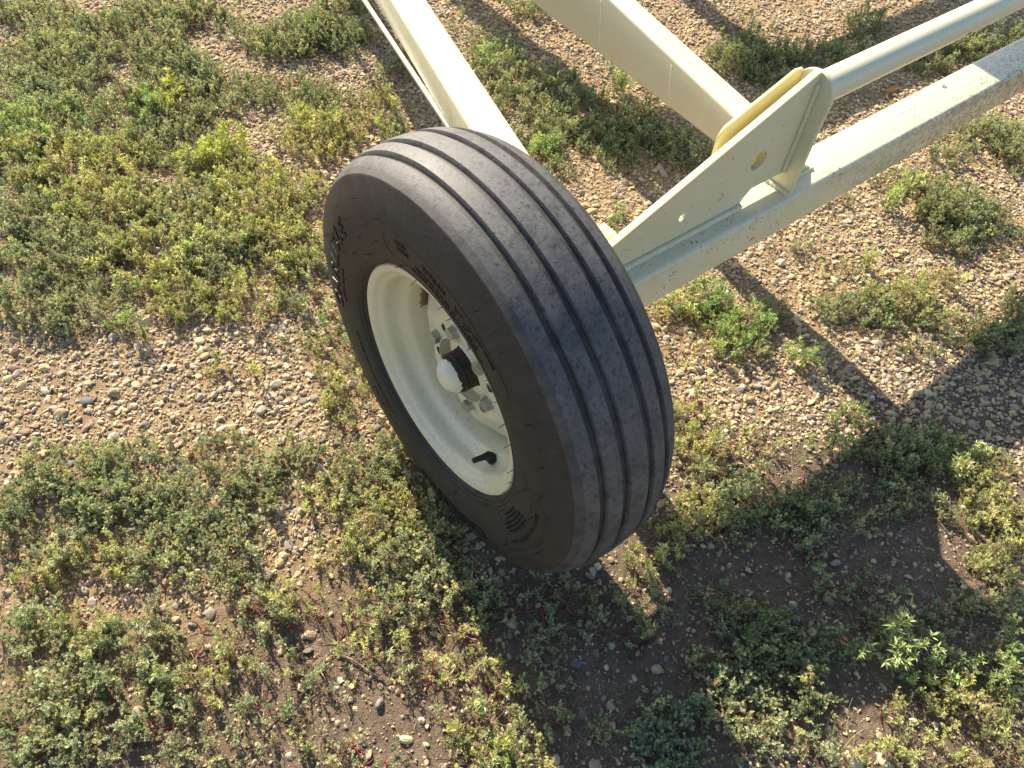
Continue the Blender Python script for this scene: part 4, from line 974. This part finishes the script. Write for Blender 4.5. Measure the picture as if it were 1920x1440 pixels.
def sprigs(tpls, pos, yaw, pitch, size, leafc, stemc):
    n = len(pos); tid = rng.integers(0, len(tpls), n); Vs, Fs, Cs = [], [], []; off = 0; roll = rng.uniform(0, 2*np.pi, n)
    for k, (TV, TF, Q) in enumerate(tpls):
        m = np.where(tid == k)[0]
        if not len(m): continue
        ca, sa, cp, sp_, = np.cos(yaw[m])[:, None], np.sin(yaw[m])[:, None], np.cos(pitch[m])[:, None], np.sin(pitch[m])[:, None]
        P = TV[None]*size[m][:, None, None]; x, y, z = P[..., 0], P[..., 1], P[..., 2]
        f_ = np.where(roll[m] > np.pi, 1., -1.)[:, None]; y = y*f_
        x, z = x*cp-z*sp_, x*sp_+z*cp
        x, y = x*ca-y*sa, x*sa+y*ca
        P = np.stack([x, y, z], -1)+pos[m][:, None, :]
        nv = len(TV); off0 = off; off += nv*len(m)
        T = np.broadcast_to(TF[None], (len(m),)+TF.shape).copy()
        Fs.append((T+(np.arange(len(m))*nv)[:, None, None]+off0).reshape(-1, 3)); Vs.append(P.reshape(-1, 3))
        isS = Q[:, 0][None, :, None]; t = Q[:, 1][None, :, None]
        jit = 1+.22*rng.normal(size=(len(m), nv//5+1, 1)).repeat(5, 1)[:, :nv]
        lc = leafc[m][:, None, :]*np.clip(jit, .5, 1.5)*(.72+.15*t)+t*t*.24*np.array([1.02, 1.0, .60])  # mealy pale tips; highlight contrast is also put into the leaf colour
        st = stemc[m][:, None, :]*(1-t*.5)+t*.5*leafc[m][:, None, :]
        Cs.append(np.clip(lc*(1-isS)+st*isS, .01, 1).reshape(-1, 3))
    return np.concatenate(Vs), np.concatenate(Fs), np.concatenate(Cs)
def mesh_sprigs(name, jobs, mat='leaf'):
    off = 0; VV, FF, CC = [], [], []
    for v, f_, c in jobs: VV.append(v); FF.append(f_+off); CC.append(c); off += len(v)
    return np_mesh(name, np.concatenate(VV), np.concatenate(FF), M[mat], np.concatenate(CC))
def clump(kind, tk, cx, cy, u, v, n, size, h=.02, col=None):
    """n shoots spreading from a clump whose half axes are u and v"""
    q = np.sqrt(rng.random(n)); a = rng.uniform(0, 2*np.pi, n)
    nz = .75+.5*fbm(np.cos(a)*1.5+cx*9, np.sin(a)*1.5+cy*9, 77)
    q = q*nz
    x = cx+q*(np.cos(a)*u[0]+np.sin(a)*v[0]); y = cy+q*(np.cos(a)*u[1]+np.sin(a)*v[1])
    kp = rng.random(n) < np.clip((fbm(x*8, y*8, 88)-.30)/.14, .22, 1)
    if n > 8 and kp.sum() > 2: x, y, q = x[kp], y[kp], q[kp]; n = len(x)
    yaw = np.arctan2(y-cy, x-cx)+rng.normal(0, .9, n); pit = np.clip(.9-.75*q+rng.normal(0, .28, n), -.15, 1.4)*.75
    z = gh(x, y)+h*np.clip(1-q**2, 0, 1)*rng.random(n)-.002
    pal = np.array(col or LEAF[tk]); lc = pal[rng.integers(0, len(pal), n)]*rng.uniform(.7, 1.15, (n, 1))
    dead = rng.random(n) < .07; lc[dead] = np.array([(.42, .33, .20)])*rng.uniform(.6, 1.1, (dead.sum(), 1))
    sc = STEM[rng.choice(4, n, p=(.35, .25, .2, .2))]
    return sprigs(TPL[kind], np.c_[x, y, z], yaw, pit, size*np.exp(rng.normal(0, .28, n)), lc, sc)
jobs = []
for p, tk in zip(PATCH, KIND):
    area = math.pi*abs(p[2]*p[5]-p[3]*p[4])
    dist = math.hypot(p[0]-CAM.x, p[1]-CAM.y)
    n = int(area*p[6]*(12500 if dist < 1.5 else 10000 if dist < 2.2 else 6600))+2
    sz = .027 if dist < 1.6 else .030 if dist < 2.3 else .036
    kk = {'g': ('mat', 'mat', 'spike'), 'y': ('mat', 'spike', 'lance'), 'b': ('lance', 'lance', 'spike'), 'd': ('mat', 'mat', 'mat')}[tk]
    for k in set(kk):
        m = max(1, int(n*kk.count(k)/3*(.5 if k == 'lance' else 1)))
        jobs.append(clump(k, tk, p[0], p[1], p[2:4], p[4:6], m, sz*(1.35 if k == 'lance' else 1.1 if k == 'spike' else 1), .022*p[6]))
# stray seedlings between the patches, and plain cover outside the picture
x, y = pts(7000); cv = cover(x, y); k = rng.random(len(x)) < .06+.6*(fbm(x*4, y*4, 60) > .52)*(1-cv)*np.where(gravel(x, y) < .5, 1.6, .35)
x, y = x[k], y[k]; n = len(x); tk = rng.choice(['g', 'y', 'b'], n)
lc = np.array([LEAF[t][rng.integers(0, 4)] for t in tk])
jobs.append(sprigs(TPL['spike'], np.c_[x, y, gh(x, y)], rng.uniform(0, 6.28, n), rng.uniform(0, 1.2, n), rng.uniform(.010, .026, n), lc, STEM[rng.integers(0, 4, n)]))
x = rng.uniform(-4, 6.5, 5200); y = rng.uniform(-3.5, 6.5, 5200); k = ~inview(x, y) & (fbm(x*1.6, y*1.6, 71) > .47); x, y = x[k], y[k]; n = len(x)
lc = np.array([LEAF['g'][rng.integers(0, 4)] for t in range(n)])
jobs.append(sprigs(TPL['mat'], np.c_[x, y, gh(x, y)], rng.uniform(0, 6.28, n), rng.uniform(0, 1.0, n), rng.uniform(.04, .08, n), lc, STEM[rng.integers(0, 4, n)]))
# thick red stems at the roots of the nearer plants
RV, RF_, RC = [], [], []; o_ = 0
near = [p for p in PATCH if math.hypot(p[0]-CAM.x, p[1]-CAM.y) < 1.75]
for i in range(1100):
    p = near[rng.integers(0, len(near))]; a_, q_ = rng.uniform(0, 6.28), rng.uniform(.2, 1.1)
    x, y = p[0]+q_*(math.cos(a_)*p[2]+math.sin(a_)*p[4]), p[1]+q_*(math.cos(a_)*p[3]+math.sin(a_)*p[5])
    col = np.array([(.30, .035, .055), (.36, .06, .07), (.24, .03, .04), (.46, .34, .20), (.40, .20, .12)][rng.integers(0, 5)])
    thin = i > 480
    if thin: col = np.array([(.50, .40, .24), (.42, .30, .17), (.34, .36, .16), (.46, .25, .16)][rng.integers(0, 4)])
    for b_ in range(rng.integers(1, 4)):
        th_ = rng.uniform(0, 6.28); L = rng.uniform(.03, .075) if thin else rng.uniform(.014, .042); n_ = 5; r_ = rng.uniform(.0004, .0008) if thin else rng.uniform(.0008, .0019); z0 = float(gh(x, y))+.003; up_ = rng.uniform(.1, .75); cv_ = rng.normal(0, .7)
        for k_ in range(n_+1):
            t = k_/n_; th2 = th_+cv_*t; c = np.array([x+math.cos(th2)*L*t, y+math.sin(th2)*L*t, z0+L*up_*t*(1-.35*t)]); rr = r_*(1-.65*t); s_ = np.array([-math.sin(th2), math.cos(th2), 0])
            RV += [c+s_*rr, c-s_*rr*.5+np.array([0, 0, rr*.87]), c-s_*rr*.5-np.array([0, 0, rr*.87])]; RC += [col*(1-.3*t)]*3
            if k_ < n_:
                o = len(RV)-3
                for j_ in range(3): a0_, a1_ = o+j_, o+(j_+1) % 3; RF_ += [(a0_, a1_, a1_+3), (a0_, a1_+3, a0_+3)]
jobs.append((np.array(RV), np.array(RF_), np.array(RC)))
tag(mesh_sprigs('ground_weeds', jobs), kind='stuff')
tag(bpy.data.objects['ground_weeds'], "low sprawling grey green and yellow green weeds matted over the gravel")
# ---- chaff, straw bits and dead stems on the soil
n = 60000; x, y = pts(n); g = gravel(x, y); k = rng.random(len(x)) < .95-.72*g; x, y = x[k], y[k]; n = len(x)
L = rng.gamma(2.0, .0016, n)+.0012; wd = rng.uniform(.0004, .0011, n); a = rng.uniform(0, 6.28, n); z = gh(x, y)+rng.uniform(.0008, .004, n); tz = rng.normal(0, .25, n); bend = rng.normal(0, .25, n)
dx, dy = np.cos(a), np.sin(a); P = np.stack([np.c_[x-dx*L, y-dy*L, z-tz*L], np.c_[x-dy*(wd+bend*L), y+dx*(wd+bend*L), z+.0006], np.c_[x+dy*(wd-bend*L), y-dx*(wd-bend*L), z+.0006], np.c_[x+dx*L, y+dy*L, z+tz*L]], 1)
F = np.array([(0, 2, 1), (1, 2, 3)])[None]+(np.arange(n)*4)[:, None, None]
LP = np.array([(.42, .31, .20), (.30, .21, .13), (.15, .10, .07), (.50, .40, .28), (.22, .14, .10)])
tag(np_mesh('plant_litter', P.reshape(-1, 3), F.reshape(-1, 3), M['litter'], LP[rng.integers(0, 5, n)].repeat(4, 0)), "dry chaff and bits of dead stem strewn on dark soil", kind='stuff')
# ================================================================== THINGS THAT STAND ALONE
def plant(label, kind, tk, cx, cy, rx, ry, n, size, name='weed_plant', cat='weed', h=.02, col=None, stems=0, group=None):
    o = mesh_sprigs('foliage', [clump(kind, tk, cx, cy, (rx, 0), (0, ry), n, size, h, col)])
    root = bpy.data.objects.new(name, None); COL.objects.link(root); z = float(gh(cx, cy)); root.location = (cx, cy, z)
    o.parent = root; o.matrix_parent_inverse = Matrix.Translation((-cx, -cy, -z))
    if stems:
        bm = bmesh.new()
        for i in range(stems):
            a = 2*math.pi*i/stems+rnd.uniform(-.4, .4); L = rnd.uniform(.022, .05); P = []
            for t in np.linspace(0, 1, 6): P.append((cx+math.cos(a+t*.5)*L*t, cy+math.sin(a+t*.5)*L*t, z+.004+.012*math.sin(t*2.2)+rnd.uniform(-.001, .001)))
            tube(P, [.0021, .0019, .0017, .0014, .0011, .0007], 6, bm)
        s_ = obj('stem', bm, M['redstem'], root); s_.matrix_parent_inverse = Matrix.Translation((-cx, -cy, -z))
    return tag(root, label, cat, group)
M['redstem'] = simple("red_stem", (.24, .030, .045), .5, 0, .35, 200)
M['deadwood'] = simple("dead_stem", (.34, .27, .20), .8, 0, .3, 160)
plant("small bright green clump alone on the gravel at the edge of the beam's shadow", 'lance', 'b', .821, -.195, .030, .024, 22, .038)
plant("spiky bright green tuft between the side rail and the draft beam", 'lance', 'b', 1.252, .91, .018, .016, 12, .060)
plant("pale green seedling just below the axle near the spattered part", 'lance', 'b', 1.508, .039, .016, .016, 8, .055)
plant("long yellow green sprawling shoots left of the tyre", 'lance', 'y', .03, 1.27, .07, .045, 40, .050, col=[(.50, .54, .07), (.42, .50, .08)])
plant("yellow clump in the weeds at the upper left", 'lance', 'y', .006, 1.57, .040, .035, 24, .045, col=[(.55, .55, .08), (.45, .50, .10)])
plant("vivid green clump touching the right edge of the side rail by the tyre", 'lance', 'b', .80, .79, .055, .035, 50, .036)
plant("leafy seedling with long pale leaves at the lower right edge of the shadow", 'lance', 'g', .385, -.748, .022, .018, 12, .060, col=[(.30, .40, .15), (.36, .44, .18)])
plant("upright spiky green shoot cluster near the right edge at the bottom", 'spike', 'b', .570, -.898, .020, .018, 16, .050, stems=2)
plant("pale yellowish flowering clump half in sun by the right edge", 'spike', 'y', .715, -.785, .038, .034, 60, .032, col=[(.50, .52, .20), (.42, .46, .18), (.55, .54, .28)])
plant("sunlit yellow green sprig standing in the shadow of the wheel", 'spike', 'y', .235, -.682, .016, .024, 14, .038, stems=2)
plant("blue green weed with a thick red stalk in front of the wheel at the bottom", 'mat', 'g', -.050, -.615, .045, .035, 60, .036, col=[(.19, .27, .20), (.15, .23, .17)], stems=3)
plant("bushy dark green hump at the upper left beside the side rail", 'mat', 'd', .533, 1.735, .13, .09, 330, .042, h=.035)
plant("dense dark green bush right of the axle", 'mat', 'd', 1.64, -.11, .10, .08, 300, .036, h=.04)
plant("weed with a forked bright red stalk on open soil below the tyre", 'spike', 'y', -.215, -.262, .040, .030, 22, .026, stems=5)
plant("grey green weed with red stalks radiating over the gravel left of the tyre", 'mat', 'g', -.365, .235, .035, .03, 34, .030, stems=5)
plant("yellow green clump with red stalks at the far lower right corner", 'spike', 'y', .425, -.865, .035, .03, 40, .03, stems=4)
plant("low green plant with dark red stems right of the tyre shadow", 'mat', 'g', .445, -.52, .035, .03, 26, .032, stems=4)
# ---- larger stones one can pick out
def stone(label, x, y, r, col, seed, flat=1.0, rot=0):
    V, F = stone_template(*I3, seed); V = V*r*np.array([1, 1, flat])
    c, s_ = math.cos(rot), math.sin(rot); V = np.c_[V[:, 0]*c-V[:, 1]*s_, V[:, 0]*s_+V[:, 1]*c, V[:, 2]]
    o = np_mesh('stone', V, F, M['stone'], np.tile(np.array(col), (len(V), 1))*(1+.05*rng.normal(size=(len(V), 1))), smooth=True)
    o.data.set_sharp_from_angle(angle=.5)
    o.location = (x, y, float(gh(x, y))+r*.22); tag(o, label, 'stone'); return o
stone("brown rounded pebble leading a short row of stones on dark soil below the tyre", -.151, -.484, .0115, (.25, .19, .14), 201, 1, .8)
stone("grey brown pebble second in the row of stones below the tyre", -.128, -.497, .0105, (.22, .18, .15), 202, 1, 1.0)
stone("pale yellow angular stone ending the row below the tyre", -.080, -.516, .0115, (.42, .36, .22), 203, .8, 0)
stone("grey flat stone lying between the wheel shadow weeds and the row of pebbles", -.080, -.425, .0115, (.16, .15, .15), 204, .7, 2)
stone("orange brown round pebble beside the blue green weed at the bottom", -.062, -.572, .0095, (.33, .20, .11), 205, 1, 0)
stone("large flat grey stone beside the pale seedling at the lower right", .428, -.752, .0165, (.20, .19, .19), 206, .6, 1.1)
stone("brown stone left of the large flat grey stone", .410, -.722, .0145, (.27, .20, .13), 207, .8, .4)
stone("rounded cream stone at the bottom edge right of centre", .195, -.836, .0175, (.50, .45, .30), 208, 1.1, .5)
stone("second cream stone at the bottom edge, right of the first", .238, -.868, .0165, (.46, .42, .30), 209, 1, 1.5)
stone("tan domed stone casting a long shadow in the gravel left of the tyre", -.520, .628, .0150, (.36, .30, .20), 210, 1.5, .9)
stone("flat slate grey pebble on the gravel at the left", -.662, .505, .0140, (.20, .19, .20), 211, .7, .3)
stone("blocky tan stone on the gravel near the left edge", -.632, .640, .0145, (.37, .29, .18), 212, 1.3, .2)
stone("dark grey flat stone on the gravel left of the domed stone", -.577, .640, .0150, (.15, .14, .13), 213, .8, 2.2)
stone("pale bluish pebble in shade amid the weeds right of the wheel shadow", .310, -.615, .0095, (.34, .35, .36), 214, .8, .2)
stone("white stone on the far gravel at the top left", .334, 1.857, .0130, (.80, .78, .72), 215, 1, .2)
stone("reddish grey stone on the shaded gravel under the beam shadow", .74, -.36, .0125, (.27, .18, .16), 216, .7, .2)
stone("tall narrow pale stone standing in weeds in front of the wheel", .060, -.640, .0135, (.38, .31, .23), 217, .9, 1.6)
# ---- dead stems, straws and a leaf
def stick(label, a, b, r, name='twig', cat='twig', mat='deadwood', bend=.004, lift=.004):
    P = [];
    for t in np.linspace(0, 1, 9):
        x = a[0]+(b[0]-a[0])*t; y = a[1]+(b[1]-a[1])*t
        P.append((float(x+bend*math.sin(t*5.)), float(y+bend*math.cos(t*4)), float(gh(x, y))+lift+.003*math.sin(t*3)))
    o = obj(name, tube(P, [r*(1-.069*t) for t in range(9)], 7), M[mat]); return tag(o, label, cat)
stick("broken grey twig lying on open soil at the lower left of the tyre", (-.420, -.160), (-.372, -.236), .0022)
stick("long thin straw on the gravel under the axle", (1.165, -.035), (1.245, -.070), .0013, 'straw', 'straw')
stick("short forked straw standing beside the long thin straw", (1.165, -.035), (1.190, .020), .0014, 'straw', 'straw', lift=.012)
stick("sunlit curved dry stem right of the tyre foot", (.175, -.335), (.205, -.425), .0016, bend=.008)
stick("pale straw crossing the soil near the right edge at the bottom", (.560, -.835), (.600, -.800), .0012, 'straw', 'straw')
M['leafo'] = simple("dead_leaf", (.55, .22, .05), .7, 0, .25, 120)
bm = bmesh.new(); g0_ = float(gh(2.053, .407))
r0 = [bm.verts.new((2.053+.034*t, .407+.010*w_*math.sin(math.pi*(t+1)/2)-.008*t, g0_+.010+.003*abs(w_)+.003*math.sin(t*3))) for t in np.linspace(-1, 1, 11) for w_ in (-1, 0, 1)]
for i_ in range(10):
    for j_ in range(2):
        k_ = i_*3+j_; bm.faces.new((r0[k_], r0[k_+3], r0[k_+4], r0[k_+1]))
lf = obj('dead_leaf', bm, M['leafo']); so_ = lf.modifiers.new('s', 'SOLIDIFY'); so_.thickness = .0006
tag(lf, "orange dead leaf on the gravel between the round tube and the axle", "leaf")
